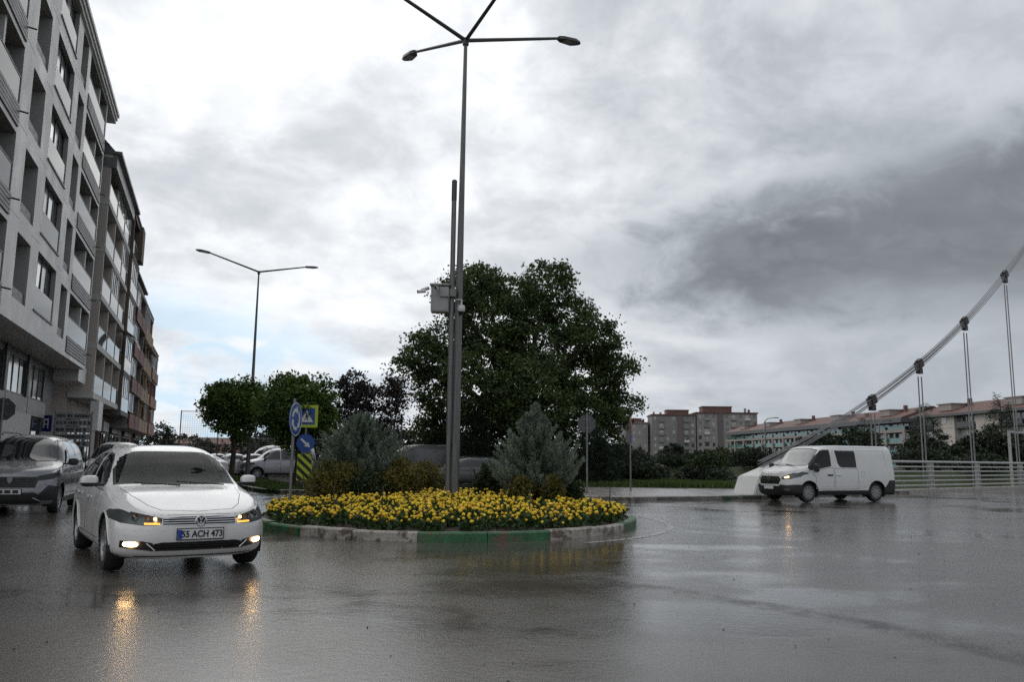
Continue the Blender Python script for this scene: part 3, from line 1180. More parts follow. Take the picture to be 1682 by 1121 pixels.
def conifer(loc, prof, n, label, m, spray=0.20, group='blue-grey conifers on the island', trunk_r=0.06, name='conifer', lumps=7, shell=0.55, upw=0.75):
    root = empty(name, loc)
    tag(root, label, 'conifer', group)
    top = prof[-1][0]
    MB().tube([(0, 0, -0.05), (0.02, 0, top * 0.45), (0, 0.01, top * 0.9)], [trunk_r, trunk_r * 0.7, trunk_r * 0.25], 8).build('trunk', M_bark, root, smooth=True)
    lb = MB()
    for k in range(14):
        z = np.interp(rng.uniform(0.05, 0.85), [0, 1], [prof[0][0], top])
        r_ = np.interp(z, [p[0] for p in prof], [p[1] for p in prof])
        a = rng.uniform(0, 6.28)
        lb.tube([(0, 0, z - 0.1), (math.cos(a) * r_ * .8, math.sin(a) * r_ * .8, z + 0.15)], [trunk_r * 0.35, 0.008], 5)
    lb.build('branches', M_bark, root)
    # plumes: a plume is a bundle of sprays round a twig
    npl = n // 26
    z, r_ = shrub_profile(prof, npl)
    a = rng.uniform(0, 2 * math.pi, len(z))
    lump = 1 + 0.15 * np.sin(a * lumps + z * 5) + rng.uniform(-0.22, 0.22, len(z))
    q = rng.uniform(shell, 1, len(z)) ** 0.7 * lump
    base = np.stack([np.cos(a) * r_ * q, np.sin(a) * r_ * q, z], 1)
    out = np.stack([np.cos(a), np.sin(a), np.full(len(z), upw)], 1) + rng.normal(0, 0.28, (len(z), 3))
    out /= np.linalg.norm(out, axis=1)[:, None]
    PL_ = []
    DR = []
    for k in range(26):
        tpos = rng.uniform(-0.2, 1.1, len(z))[:, None]
        jit = rng.normal(0, 0.035 + 0.02, (len(z), 3))
        PL_.append(base + out * spray * tpos + jit * (spray / 0.2))
        dd = out + rng.normal(0, 0.38, (len(z), 3))
        DR.append(dd / np.linalg.norm(dd, axis=1)[:, None])
    P = np.concatenate(PL_)
    D = np.concatenate(DR)
    V = leaf_quads(P, spray * 0.62, asp=0.20, dirs=D)
    fast_mesh('crown', V, 4, m, root)
    return root


def plume_conifer(loc, prof, nb, per, label, m, group, trunk_r=0.06):
    """loose conifer: feathery branches that rise from the stem and end in separate tips"""
    root = empty('conifer', loc)
    tag(root, label, 'conifer', group)
    zs_, rs_ = [p[0] for p in prof], [p[1] for p in prof]
    top = zs_[-1]
    MB().tube([(0, 0, -0.05), (0.02, 0.01, top * 0.5), (0, 0, top * 0.97)], [trunk_r, trunk_r * 0.6, 0.008], 8).build('trunk', M_bark, root, smooth=True)
    lb = MB()
    P, D, Wd = [], [], []
    for b in range(nb):
        ze = zs_[0] + (top - zs_[0]) * rng.uniform(0.0, 1.0) ** 1.15
        r_ = float(np.interp(ze, zs_, rs_)) * rng.uniform(0.55, 1.22)
        a = rng.uniform(0, 2 * math.pi)
        z_s = max(0.12, ze - r_ * rng.uniform(0.45, 0.9))
        p0 = np.array([0, 0, z_s])
        p2 = np.array([math.cos(a) * r_, math.sin(a) * r_, ze + rng.uniform(0, 0.12)])
        p1 = (p0 + p2) / 2 + np.array([math.cos(a) * r_ * 0.18, math.sin(a) * r_ * 0.18, -0.06])
        lb.tube([p0, p1, p2], [0.014, 0.009, 0.003], 4, cap=False)
        t = rng.uniform(0.22, 1.04, per)[:, None]
        c = (1 - t) ** 2 * p0 + 2 * t * (1 - t) * p1 + t * t * p2
        tg = 2 * (1 - t) * (p1 - p0) + 2 * t * (p2 - p1)
        tg /= np.linalg.norm(tg, axis=1)[:, None] + 1e-6
        jit = unit_vecs(per)
        w_ = 0.16 * np.clip(1.2 - t, 0.3, 1.0) * (0.6 + 0.6 * min(r_, 1.0))
        P.append(c + jit * w_ * rng.uniform(0.2, 1.0, (per, 1)))
        dd = tg * 0.6 + jit * 0.7 + np.array([0, 0, 0.35])
        D.append(dd / np.linalg.norm(dd, axis=1)[:, None])
    lb.build('branches', M_bark, root)
    V = leaf_quads(np.concatenate(P), 0.105, asp=0.17, dirs=np.concatenate(D))
    fast_mesh('crown', V, 4, m, root)
    return root


M_blueleaf = leaf_mat('blue_conifer_leaf', (0.08, 0.11, 0.08), (0.25, 0.30, 0.235), 0.6, scale=2.2)
M_darkcon = leaf_mat('dark_conifer_leaf', (0.010, 0.020, 0.011), (0.028, 0.045, 0.022), 0.6, scale=0.8)
plume_conifer((-3.62, 20.2, mound(-3.62, 20.2)), [(0.25, 0.60), (0.5, 0.95), (0.9, 1.06), (1.3, 1.0), (1.6, 0.82), (1.82, 0.54), (1.98, 0.28), (2.1, 0.06)], 430, 190,
              'broad blue-grey conifer at the left of the island', M_blueleaf, 'blue-grey conifers on the island')
plume_conifer((0.55, 18.6, mound(0.55, 18.6)), [(0.42, 0.50), (0.66, 0.84), (1.0, 0.93), (1.3, 0.86), (1.5, 0.64), (1.7, 0.40), (1.92, 0.22), (2.2, 0.05)], 340, 190,
              'pointed blue-grey conifer right of the lamp pole', M_blueleaf, 'blue-grey conifers on the island')


def bush(loc, rx, ry, h, n, m, leaf, label, cat='shrub', group=None, name='shrub', lob=6, stems=True, asp=0.5):
    root = empty(name, loc)
    tag(root, label, cat, group)
    if stems:
        b = MB()
        for k in range(7):
            a = rng.uniform(0, 6.28)
            b.tube([(0.04 * math.cos(a), 0.04 * math.sin(a), -0.03), (0.3 * rx * math.cos(a), 0.3 * ry * math.sin(a), h * 0.4), (0.6 * rx * math.cos(a), 0.6 * ry * math.sin(a), h * 0.75)], [0.018, 0.012, 0.004], 5)
        b.build('stems', M_bark, root)
    Cs = []
    for k in range(lob):
        a = rng.uniform(0, 6.28)
        q = rng.uniform(0.15, 0.6)
        Cs.append((math.cos(a) * q * rx, math.sin(a) * q * ry, h * rng.uniform(0.35, 0.68), rng.uniform(0.38, 0.55)))
    P = []
    for (x, y, z, s) in Cs:
        k = n // lob
        d = unit_vecs(k)
        q = rng.uniform(0.45, 1.0, k)[:, None] ** 0.6
        P.append(np.array([x, y, z]) + d * q * np.array([rx * s * 1.3, ry * s * 1.3, h * s * 0.85]))
    for k in range(lob * 5):                      # stray shoots
        a = rng.uniform(0, 6.28)
        q = rng.uniform(0.1, 0.95)
        L_ = h * rng.uniform(0.18, 0.42)
        b0 = np.array([math.cos(a) * q * rx * 0.9, math.sin(a) * q * ry * 0.9, h * (0.95 - 0.55 * q * q) - L_ * 0.5])
        dv = np.array([math.cos(a) * 0.5 * q, math.sin(a) * 0.5 * q, 1.0])
        k2 = max(10, n // (lob * 22))
        tt = rng.uniform(0, 1, k2)[:, None]
        P.append(b0 + dv * L_ * tt + rng.normal(0, leaf * 0.42, (k2, 3)) * (1.15 - tt))
    P = np.concatenate(P)
    P = P[P[:, 2] > 0.02]
    fast_mesh('crown', leaf_quads(P, leaf, asp=asp), 4, m, root)
    return root


M_golden = leaf_mat('golden_shrub_leaf', (0.035, 0.045, 0.010), (0.19, 0.15, 0.025), scale=3.0)
M_greenb = leaf_mat('green_shrub_leaf', (0.012, 0.026, 0.008), (0.05, 0.075, 0.02), scale=2.0)
G_ = 'shrubs on the island'
for (x, y, rx, h, n, m, lb) in (
        (-4.05, 18.9, 0.62, 0.98, 5200, M_golden, 'golden-green shrub under the left side of the rounded conifer'),
        (-2.55, 19.0, 0.52, 0.95, 4600, M_golden, 'yellowish shrub between the rounded conifer and the lamp pole'),
        (-3.2, 18.7, 0.45, 0.72, 3000, M_greenb, 'dark low shrub directly below the rounded conifer'),
        (-0.45, 19.6, 0.5, 0.9, 4200, M_greenb, 'dark green shrub right beside the lamp pole'),
        (0.22, 17.9, 0.36, 0.68, 2600, M_golden, 'golden shrub in front of the pointed conifer, left of its trunk'),
        (0.9, 17.9, 0.33, 0.74, 2400, M_golden, 'golden shrub right of the pointed conifer trunk'),
        (-4.45, 19.6, 0.42, 0.72, 2400, M_golden, 'small golden shrub at the far left end of the island'),
        (-2.05, 20.6, 0.5, 0.95, 2600, M_golden, 'yellowish shrub behind the lamp pole to its left'),
        (1.35, 19.2, 0.4, 0.7, 2200, M_greenb, 'low green shrub at the right of the pointed conifer')):
    bush((x, y, mound(x, y) - 0.02), rx, rx, h, n, m, 0.075, lb, group=G_)


def tree(loc, lobes, n_leaf, leaf, m, label, trunk_r, fork, cat='tree', group=None, name='tree', clump=0.55, per=70, asp=0.55, flat=0.0, inner=0.35):
    """lobes: (x,y,z,r) relative to the base"""
    root = empty(name, loc)
    tag(root, label, cat, group)
    L = np.array(lobes, dtype=float)
    cen = L[:, :3].mean(0)
    tb = MB()
    tb.tube([(0, 0, -0.1), (0.03 * fork, 0, fork * 0.5), (cen[0] * 0.15, cen[1] * 0.15, fork)], [trunk_r * 1.25, trunk_r * 0.95, trunk_r * 0.85], 10)
    tb.build('trunk', M_bark, root, smooth=True)
    for (x, y, z, r_) in lobes:
        s = Vector((cen[0] * 0.15, cen[1] * 0.15, fork * random.uniform(0.8, 1.0)))
        e = Vector((x, y, z))
        mid = s.lerp(e, 0.5) + Vector((random.uniform(-.2, .2), random.uniform(-.2, .2), 0.1 * (e - s).length))
        lm = MB().tube([s, mid, e], [trunk_r * 0.55, trunk_r * 0.33, trunk_r * 0.1], 6)
        for k in range(3):
            d = unit_vecs(1)[0]
            lm.tube([mid.lerp(e, random.uniform(.2, .9)), e + Vector(d * r_ * 0.8)], [trunk_r * 0.14, 0.012], 5)
        lm.build('limb', M_bark, root, smooth=True)
    w_ = L[:, 3] ** 2
    w_ /= w_.sum()
    ncl = n_leaf // per
    idx = rng.choice(len(L), ncl, p=w_)
    d = unit_vecs(ncl)
    q = rng.uniform(inner, 1.0, ncl)[:, None] ** 0.5
    cc = L[idx, :3] + d * q * L[idx, 3:4] * np.array([1, 1, 0.92])
    P = np.repeat(cc, per, 0)
    cs = np.repeat(rng.uniform(0.55, 1.25, ncl) * clump, per)[:, None]
    dd = unit_vecs(len(P))
    P = P + dd * cs * rng.uniform(0.2, 1.0, (len(P), 1)) * np.array([1, 1, 0.62])
    fast_mesh('crown', leaf_quads(P, leaf, asp=asp, flat=flat), 4, m, root)
    return root


M_treeleaf = leaf_mat('broad_tree_leaf', (0.024, 0.044, 0.014), (0.085, 0.125, 0.032), scale=0.9)
M_mapleleaf = leaf_mat('maple_leaf', (0.03, 0.065, 0.012), (0.10, 0.17, 0.028), scale=0.9)
M_plumleaf = leaf_mat('plum_leaf', (0.018, 0.014, 0.013), (0.042, 0.034, 0.028), scale=1.5)
M_olive = leaf_mat('willow_leaf', (0.05, 0.065, 0.018), (0.13, 0.14, 0.035), scale=0.5)
M_fardark = leaf_mat('far_dark_leaf', (0.012, 0.020, 0.012), (0.035, 0.050, 0.024), scale=0.35)

# the large tree behind the island
TK = 46.0 / 1346
lob = []
TX = 850
for (px, py, pr, oy) in ((778, 468, 44, 0.5), (742, 500, 40, -1), (845, 478, 38, 1.5), (893, 472, 46, 0), (935, 520, 46, 1), (972, 560, 40, -1), (725, 560, 44, 1), (690, 588, 40, 0),
                         (668, 612, 26, -0.5), (800, 548, 70, 0), (880, 570, 75, 0.5), (955, 625, 62, 0.5), (1004, 610, 36, 0), (1014, 662, 32, 0.5), (990, 700, 32, -0.5), (715, 650, 42, 0), (790, 640, 70, -1.5),
                         (870, 660, 75, -2), (940, 690, 45, -1), (705, 705, 34, 1), (760, 715, 40, 1.5), (830, 720, 55, 2), (900, 720, 45, 2)):
    lob.append(((px - TX) * TK, oy * 1.3, 1.38 + (754 - py) * TK * 1.01 - 0.1, pr * TK))
tree((0.55, 46.0, 0.13), lob, 96000, 0.215, M_treeleaf, 'very large dark broadleaf tree towering behind the flower island', 0.42, 3.0, name='broadleaf_tree', clump=0.8, per=60)


def round_tree(loc, H, r_, m, label, n=9000, trunk=None, group=None, leaf=0.16, name='maple_tree', squash=0.9):
    zc2 = H - r_ * squash
    lob = [(0, 0, zc2, r_ * 0.72), (0, 0, zc2 - r_ * 0.45, r_ * 0.6)]
    for k in range(13):
        a = k * 2.4
        e = rng.uniform(-0.85, 0.8)
        q = r_ * 0.55
        lob.append((math.cos(a) * q * math.cos(e), math.sin(a) * q * math.cos(e), zc2 + q * math.sin(e) * squash, r_ * rng.uniform(0.38, 0.5)))
    return tree(loc, lob, n, leaf, m, label, 0.12 if trunk is None else trunk, zc2 - r_ * 0.55, group=group, name=name, clump=0.46 * r_ / 1.8, per=45)


round_tree((-8.42, 32.6, 0.13), 4.8, 1.8, M_mapleleaf, 'round-crowned green tree nearest on the median behind the signs', 24000, group='round trees on the median')
round_tree((-13.4, 39.8, 0.13), 5.2, 1.75, M_mapleleaf, 'round-crowned green tree behind the two-armed lamp', 20000, group='round trees on the median')

# purple plum with loose upright twigs
lob = []
for k in range(20):
    a = k * 2.1
    lob.append((math.cos(a) * rng.uniform(.3, 1.35), math.sin(a) * rng.uniform(.3, 1.3), rng.uniform(2.2, 4.4), rng.uniform(.45, .7)))
tree((-6.1, 34.6, 0.0), lob, 9000, 0.14, M_plumleaf, 'loose purple-leaved tree behind the rounded conifer', 0.09, 1.6, name='plum_tree', clump=0.4, per=22)

# park planting between the road and the river
for (x, y, h, r_, lb) in ((3.9, 39.5, 2.9, 1.05, 'dark conifer behind the octagonal sign on the lawn'), (-1.9, 43.0, 3.6, 0.9, 'slim dark conifer just right of the lamp pole, below the large tree'), (5.1, 46.5, 2.6, 1.3, 'broad dark conifer on the lawn left of the small building'), (0.4, 42.5, 2.2, 1.1, 'low dark conifer below the large tree')):
    conifer((x, y, 0.1), [(0.15, r_), (h * 0.35, r_ * 0.9), (h * 0.65, r_ * 0.55), (h, 0.04)], 9000, lb, M_darkcon, 0.32, group='dark conifers in the park', trunk_r=0.08, upw=0.15)
for (x, y, rx, h, m, lb) in ((10.9, 45.5, 1.15, 1.65, M_greenb, 'dark round bush on the lawn left of the concrete anchor block'), (6.5, 44.0, 1.6, 1.2, M_fardark, 'wide low bush on the lawn behind the thin sign'), (1.6, 37.5, 1.0, 1.3, M_greenb, 'green bush at the edge of the far pavement'),
                             (7.0, 52, 2.2, 2.2, M_fardark, 'large grey-green bush at the back of the lawn'), (-3.8, 47, 2.0, 2.4, M_fardark, 'large bush to the left of the large tree trunk'), (-8.2, 47, 1.6, 2.0, M_fardark, 'bush behind the silver cars under the plum tree')):
    bush((x, y, 0.1), rx, rx, h, 5000, m, 0.16, lb, group='bushes in the park')
# ------------------------------------------------------------------ buildings
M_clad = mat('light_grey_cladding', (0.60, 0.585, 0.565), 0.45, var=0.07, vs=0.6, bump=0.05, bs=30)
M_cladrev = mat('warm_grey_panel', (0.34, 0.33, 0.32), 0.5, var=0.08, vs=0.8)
M_louv = mat('anthracite_louvre', (0.085, 0.085, 0.088), 0.45, 0.2, var=0.1)
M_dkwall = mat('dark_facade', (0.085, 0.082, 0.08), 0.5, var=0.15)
M_frame = mat('window_frame_dark', (0.035, 0.035, 0.037), 0.4)
M_framew = mat('window_frame_white', (0.5, 0.5, 0.49), 0.45, var=0.05)
M_pane = mat('window_pane', (0.10, 0.125, 0.135), 0.03, 0.45, spec=1.0)
M_paneb = mat('window_pane_blind', (0.30, 0.305, 0.30), 0.08, spec=0.9, var=0.3, vs=1.0)
M_panem = mat('mirror_coated_pane', (0.42, 0.45, 0.45), 0.04, 0.75, var=0.12, vs=0.8)
M_bal = glass_mat('balustrade_glass', (0.15, 0.18, 0.19), 0.68, 0.04)
M_balg = mat('green_balcony_glass', (0.05, 0.165, 0.145), 0.08, spec=0.8, var=0.15, vs=0.3)
M_plaster = mat('beige_plaster', (0.45, 0.41, 0.375), 0.7, var=0.10, vs=0.4, bump=0.1, bs=15, dirt=((0.26, 0.22, 0.18), 0.5, 0.60))
M_plasterw = mat('white_plaster', (0.50, 0.485, 0.46), 0.65, var=0.08, vs=0.5)
M_brown = mat('brown_render', (0.13, 0.095, 0.07), 0.7, var=0.15, vs=0.5)
M_redb = mat('red_balcony', (0.13, 0.035, 0.03), 0.6, var=0.15, vs=0.8)
M_tan = mat('tan_render', (0.33, 0.24, 0.16), 0.7, var=0.15, vs=0.4)
M_rose = mat('rose_render', (0.30, 0.17, 0.135), 0.7, var=0.12, vs=0.3)
M_concf = mat('pale_concrete_frame', (0.26, 0.23, 0.21), 0.65, var=0.1, vs=0.3)
M_tile = mat('red_roof_tiles', (0.115, 0.05, 0.038), 0.6, var=0.25, vs=1.2, bump=0.6, bs=8)
M_slate = mat('dark_grey_fascia', (0.075, 0.08, 0.085), 0.5, var=0.1)
M_aptgrey = mat('grey_apartment_render', (0.20, 0.185, 0.178), 0.75, var=0.1, vs=0.15)
M_aptgrey2 = mat('pale_apartment_render', (0.27, 0.25, 0.24), 0.75, var=0.1, vs=0.15)
M_aptdark = mat('dark_apartment_band', (0.12, 0.105, 0.105), 0.7, var=0.1, vs=0.2)
M_pent = mat('dark_red_penthouse', (0.13, 0.07, 0.06), 0.7, var=0.15, vs=0.3)
M_metalroof = mat('metal_roof', (0.17, 0.17, 0.175), 0.4, 0.5, var=0.15)
M_awn = mat('awning_cloth', (0.30, 0.26, 0.20), 0.8, var=0.35, vs=2.0)
M_ac = mat('air_unit_white', (0.5, 0.5, 0.48), 0.5, var=0.08)


def holed_wall(root, name, x0, x1, z0, z1, holes, y, depth, m, mrev=None):
    """outer wall sheet at y with rectangular openings and reveals running inwards"""
    xs = sorted({x0, x1, *[h[0] for h in holes], *[h[1] for h in holes]})
    zs = sorted({z0, z1, *[h[2] for h in holes], *[h[3] for h in holes]})
    xs = [x for x in xs if x0 <= x <= x1]
    zs = [z for z in zs if z0 <= z <= z1]
    b = MB()
    for i in range(len(xs) - 1):
        for j in range(len(zs) - 1):
            cx, cz_ = (xs[i] + xs[i + 1]) / 2, (zs[j] + zs[j + 1]) / 2
            if any(h[0] < cx < h[1] and h[2] < cz_ < h[3] for h in holes):
                continue
            b.add([(xs[i], y, zs[j]), (xs[i + 1], y, zs[j]), (xs[i + 1], y, zs[j + 1]), (xs[i], y, zs[j + 1])], [(0, 1, 2, 3)])
    for h in holes:
        d = h[4] if len(h) > 4 else depth
        a, c, e, f = h[:4]
        b.add([(a, y, e), (c, y, e), (c, y, f), (a, y, f), (a, y + d, e), (c, y + d, e), (c, y + d, f), (a, y + d, f)],
              [(0, 4, 5, 1), (1, 5, 6, 2), (2, 6, 7, 3), (3, 7, 4, 0)], 1 if mrev else 0)
    return b.build(name, [m, mrev] if mrev else m, root, fix=False)


def window(root, x0, x1, z0, z1, y, n=2, fr=0.06, mf=None, mp=None, transom=None, name='window', tilt=0.0):
    """frame of bars with separate panes; faces local -y"""
    mf = mf or M_frame
    b = MB()
    b.b2(x0, x1, y - 0.05, y + 0.02, z0, z0 + fr).b2(x0, x1, y - 0.05, y + 0.02, z1 - fr, z1)
    wd = (x1 - x0 - fr) / n
    for k in range(n + 1):
        xx = x0 + wd * k
        b.b2(xx, xx + fr, y - 0.048, y + 0.018, z0 + fr, z1 - fr)
    if transom:
        b.b2(x0 + fr, x1 - fr, y - 0.045, y + 0.016, transom - fr / 2, transom + fr / 2)
    w_ = b.build(name, mf, root)
    for k in range(n):
        q = mp[k % len(mp)] if isinstance(mp, list) else (mp or (M_pane if random.random() < 0.72 else M_paneb))
        p = ubox('pane', w_, x0 + wd * k + fr, x0 + wd * (k + 1), y - 0.012, y + 0.004, z0 + fr, z1 - fr, q)
        p.rotation_euler = (random.uniform(-.012, .012), 0, random.uniform(-.02, .02))
    return w_


# ---- the grey clad block on the left corner
B1 = empty('apartment_building', (FA0.x, FA0.y, 0), FROT)
tag(B1, 'light grey clad apartment block with recessed windows filling the left edge', 'building', 'apartment buildings along the street')
FH = 3.05
XL = -16.0
holes = []
for k in range(5):
    zf = 6.0 + FH * k
    holes += [(1.3, 3.5, zf + 0.72, zf + 3.02, 0.7), (4.9, 8.85, zf + 0.86, zf + 3.18, 0.26), (10.2, 11.9, zf + 0.60, zf + 2.95, 0.55)]
    holes += [(12.72, 19.2, zf + 0.12, zf + 2.98, 1.5), (-6.6, -0.25, zf + 0.12, zf + 2.98, 1.5), (-12, -8.2, zf + 0.86, zf + 3.18, 0.26)]
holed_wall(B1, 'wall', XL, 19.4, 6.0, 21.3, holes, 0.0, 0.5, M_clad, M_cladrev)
jt = MB()
for k in range(1, 5):
    zf = 6.0 + FH * k
    for (a, b_) in ((3.5, 4.9), (8.85, 10.2), (11.9, 12.72), (-0.25, 1.3)):
        jt.b2(a + 0.01, b_ - 0.01, -0.004, 0.001, zf + 0.40, zf + 0.42)
jt.build('panel_joints', M_cladrev, B1)
for k in range(5):
    zf = 6.0 + FH * k
    # tall recess: inner panel, sill box
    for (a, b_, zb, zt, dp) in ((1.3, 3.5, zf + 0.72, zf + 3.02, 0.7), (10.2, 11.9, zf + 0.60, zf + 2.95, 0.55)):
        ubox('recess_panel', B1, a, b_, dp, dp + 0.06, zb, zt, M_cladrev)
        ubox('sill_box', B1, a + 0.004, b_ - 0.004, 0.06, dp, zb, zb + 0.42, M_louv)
        window(B1, a + 0.12, a + 0.75, zb + 0.5, zt - 0.08, dp - 0.03, 1)
    # wide window with glass rail
    zb, zt = zf + 0.86, zf + 3.18
    for (a, b_) in ((4.9, 8.85), (-12, -8.2)):
        window(B1, a, b_, zb, zt, 0.23, 4, mp=[M_pane, M_panem, M_paneb, M_pane] if k % 2 == 0 else [M_pane, M_paneb, M_panem, M_pane])
        ubox('glass_rail', B1, a + 0.02, b_ - 0.02, 0.03, 0.045, zb + 0.03, zb + 0.98, M_bal)
        ubox('sill', B1, a - 0.03, b_ + 0.03, -0.05, 0.20, zb - 0.05, zb + 0.012, M_louv)
    # balconies with louvred fronts
    for (a, b_) in ((12.72, 19.2), (-6.6, -0.25)):
        for q in range(5):
            ubox('louvre', B1, a + 0.01, b_ - 0.01, -0.05 + 0.004 * q, 0.03, zf + 0.14 + 0.155 * q, zf + 0.26 + 0.155 * q, M_louv)
        ubox('glass_rail', B1, a + 0.02, b_ - 0.02, 0.03, 0.045, zf + 0.95, zf + 1.85, M_bal)
        ubox('handrail', B1, a, b_, 0.015, 0.06, zf + 1.85, zf + 1.89, M_louv)
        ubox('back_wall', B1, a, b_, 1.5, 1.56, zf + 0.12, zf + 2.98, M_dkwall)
        window(B1, a + 0.5, a + 3.1, zf + 0.2, zf + 2.6, 1.46, 3, mp=[M_pane, M_paneb, M_pane])
        window(B1, a + 3.6, b_ - 0.3, zf + 0.2, zf + 2.6, 1.46, 2)
        ubox('partition', B1, b_ - 2.3, b_ - 2.1, 0.1, 1.45, zf + 0.13, zf + 2.97, M_clad)
        MB().tube([(b_ + 0.1, 0.0, zf + 0.75), (b_ + 0.1, -0.28, zf + 0.70)], 0.03, 6).build('drain_spout', M_black, B1)
# soffit, recess at the end, roof
MB().b2(XL, 19.4, 0.0, 1.7, 5.9, 5.999).build('soffit', M_clad, B1)
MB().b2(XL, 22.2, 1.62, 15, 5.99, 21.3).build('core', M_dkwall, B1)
MB().b2(XL, 22.4, -0.12, 15, 21.3, 21.5).b2(XL, 22.45, -0.20, 15, 21.5, 21.72).b2(XL, 22.5, -0.28, 15, 21.72, 21.92).build('cornice', M_clad, B1)
MB().b2(19.42, 22.2, 0.3, 1.6, 5.3, 6.2).build('canopy', M_clad, B1)
for k in range(5):
    zf = 6.0 + FH * k
    window(B1, 19.7, 21.9, zf + 0.9, zf + 2.6, 1.58, 2)
# mezzanine and shops, set back under the overhang
hm = []
xw = -13.4
mez = []
while xw < 17.5:
    mez.append((xw, xw + 3.7))
    xw += 4.45
hm = [(a, b_, 3.95, 5.62) for a, b_ in mez] + [(a, b_, 0.35, 3.05) for a, b_ in mez]
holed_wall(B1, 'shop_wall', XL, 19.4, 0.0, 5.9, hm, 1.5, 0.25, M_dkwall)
for i, (a, b_) in enumerate(mez):
    window(B1, a, b_, 3.95, 5.62, 1.57, 3, mp=[M_panem, M_panem, M_pane])
    window(B1, a, b_, 0.35, 3.05, 1.60, 2, fr=0.08, mp=M_pane)
    ubox('fascia', B1, a - 0.3, b_ + 0.3, 1.40, 1.49, 3.12, 3.88, M_cladrev)
ubox('shop_sign', B1, 6.6, 12.4, 1.10, 1.20, 1.6, 3.1, M_plasterw)
for a, _ in mez:
    ubox('pier', B1, a - 0.62, a - 0.14, 1.42, 1.495, 0.13, 5.89, M_dkwall)

# ---- beige block with glazed balconies
def balcony_block(x0, x1, zbase, nfl, fh, ztop, name, label, bays, mw, mslab, mroof, yoff=0.0, depth=14, mrail=None, roof_over=0.5, glazed=0.35, redbox=None, ground=True):
    root = empty(name, (FA0.x, FA0.y, 0), FROT)
    tag(root, label, 'building', 'apartment buildings along the street')
    MB().b2(x0, x1, yoff + 1.35, depth, 0.0, ztop).build('wall', mw, root)
    bw = (x1 - x0) / bays
    for k in range(nfl + 1):
        zf = zbase + fh * k
        ubox('floor_slab', root, x0, x1, yoff, yoff + 1.4, zf - 0.18, zf + 0.16, mslab)
    for i in range(bays + 1):
        xx = min(max(x0 + bw * i, x0 + 0.16), x1 - 0.16)
        ubox('fin_wall', root, xx - 0.14, xx + 0.14, yoff + 0.06, yoff + 1.36, zbase + 0.161, zbase + fh * nfl - 0.181, mw)
    for k in range(nfl):
        zf = zbase + fh * k + 0.16
        for i in range(bays):
            a, b_ = x0 + bw * i + 0.32, x0 + bw * (i + 1) - 0.32
            if redbox is not None:
                ubox('parapet', root, a - 0.1, b_ + 0.1, yoff - 0.12, yoff - 0.01, zf - 0.3, zf + 0.85, redbox)
            else:
                ubox('glass_rail', root, a, b_, yoff + 0.04, yoff + 0.06, zf + 0.02, zf + 1.02, mrail or M_bal)
                ubox('handrail', root, a, b_, yoff + 0.03, yoff + 0.08, zf + 1.02, zf + 1.06, M_framew)
            window(root, a + 0.2, (a + b_) / 2 - 0.2, zf + 0.05, zf + 2.25, yoff + 1.30, 2, mf=M_framew if random.random() < 0.5 else M_frame)
            window(root, (a + b_) / 2 + 0.3, b_ - 0.2, zf + 0.6, zf + 2.2, yoff + 1.30, 2, mf=M_framew if random.random() < 0.5 else M_frame)
            rr_ = random.random()
            if rr_ < glazed:
                window(root, a, b_, zf + 1.07, zf + fh - 0.38, yoff + 0.08, 4, fr=0.05, mf=M_framew, name='balcony_glazing')
            elif rr_ < glazed + 0.15:
                MB().cbox((b_ - 0.6, yoff + 1.1, zf + 1.9), (0.75, 0.3, 0.5), 0.03).build('air_unit', M_ac, root)
    MB().b2(x0 - 0.1, x1 + 0.1, yoff - roof_over, depth, ztop, ztop + 0.18).build('roof', mroof, root)
    if ground:
        gw = [(x0 + 0.6 + 3.6 * i, x0 + 3.6 + 3.6 * i) for i in range(int((x1 - x0) / 3.6))]
        for a, b_ in gw:
            window(root, a, b_, 0.3, 2.9, yoff + 1.30, 2, fr=0.08, mp=M_pane)
            ubox('shop_fascia', root, a - 0.15, b_ + 0.15, yoff + 1.1, yoff + 1.34, 3.0, 3.7, random.choice((M_cladrev, M_plasterw, M_louv, M_redb)))
    return root


random.seed(3)
B2 = balcony_block(22.6, 36.0, 4.75, 5, 2.93, 19.45, 'apartment_building', 'pale block with glass balconies next to the grey clad block', 3, M_plaster, M_plasterw, M_metalroof, yoff=-0.1)
# metal mansard over its top floor
mz = MB()
mz.prism([(0, 0), (0, 0.9), (1.2, 2.2), (3, 2.2), (3, 0)], Matrix.Translation((22.6, -0.35, 18.6)) @ Matrix.Rotation(R(90), 4, 'Z') @ Matrix.Scale(1, 4), -12.0)
mz.build('mansard', M_metalroof, B2)
ubox('sign_box', B2, 22.7, 24.6, -0.45, 0.0, 2.7, 4.4, M_clad)
B3 = balcony_block(36.3, 42.0, 4.4, 5, 3.0, 19.7, 'apartment_building', 'narrow dark brown block with brown top box beyond the pale block', 1, M_brown, M_aptdark, M_brown, yoff=-0.3, glazed=0.8, roof_over=0.05)
ubox('top_box', B3, 40.2, 42.1, -0.55, 3, 16.8, 19.6, M_brown)
B4 = balcony_block(42.4, 52.5, 3.6, 4, 2.95, 16.2, 'apartment_building', 'grey block with dark red balcony fronts further down the street', 2, M_aptgrey, M_aptgrey2, M_aptdark, yoff=-0.25, redbox=M_redb, glazed=0.6, roof_over=0.02)
B5 = balcony_block(53.0, 63, 3.6, 4, 2.9, 15.4, 'apartment_building', 'tan block with cloth awnings over its balconies', 3, M_tan, M_concf, M_aptdark, yoff=-0.2, redbox=M_tan, glazed=0.3, roof_over=0.02)
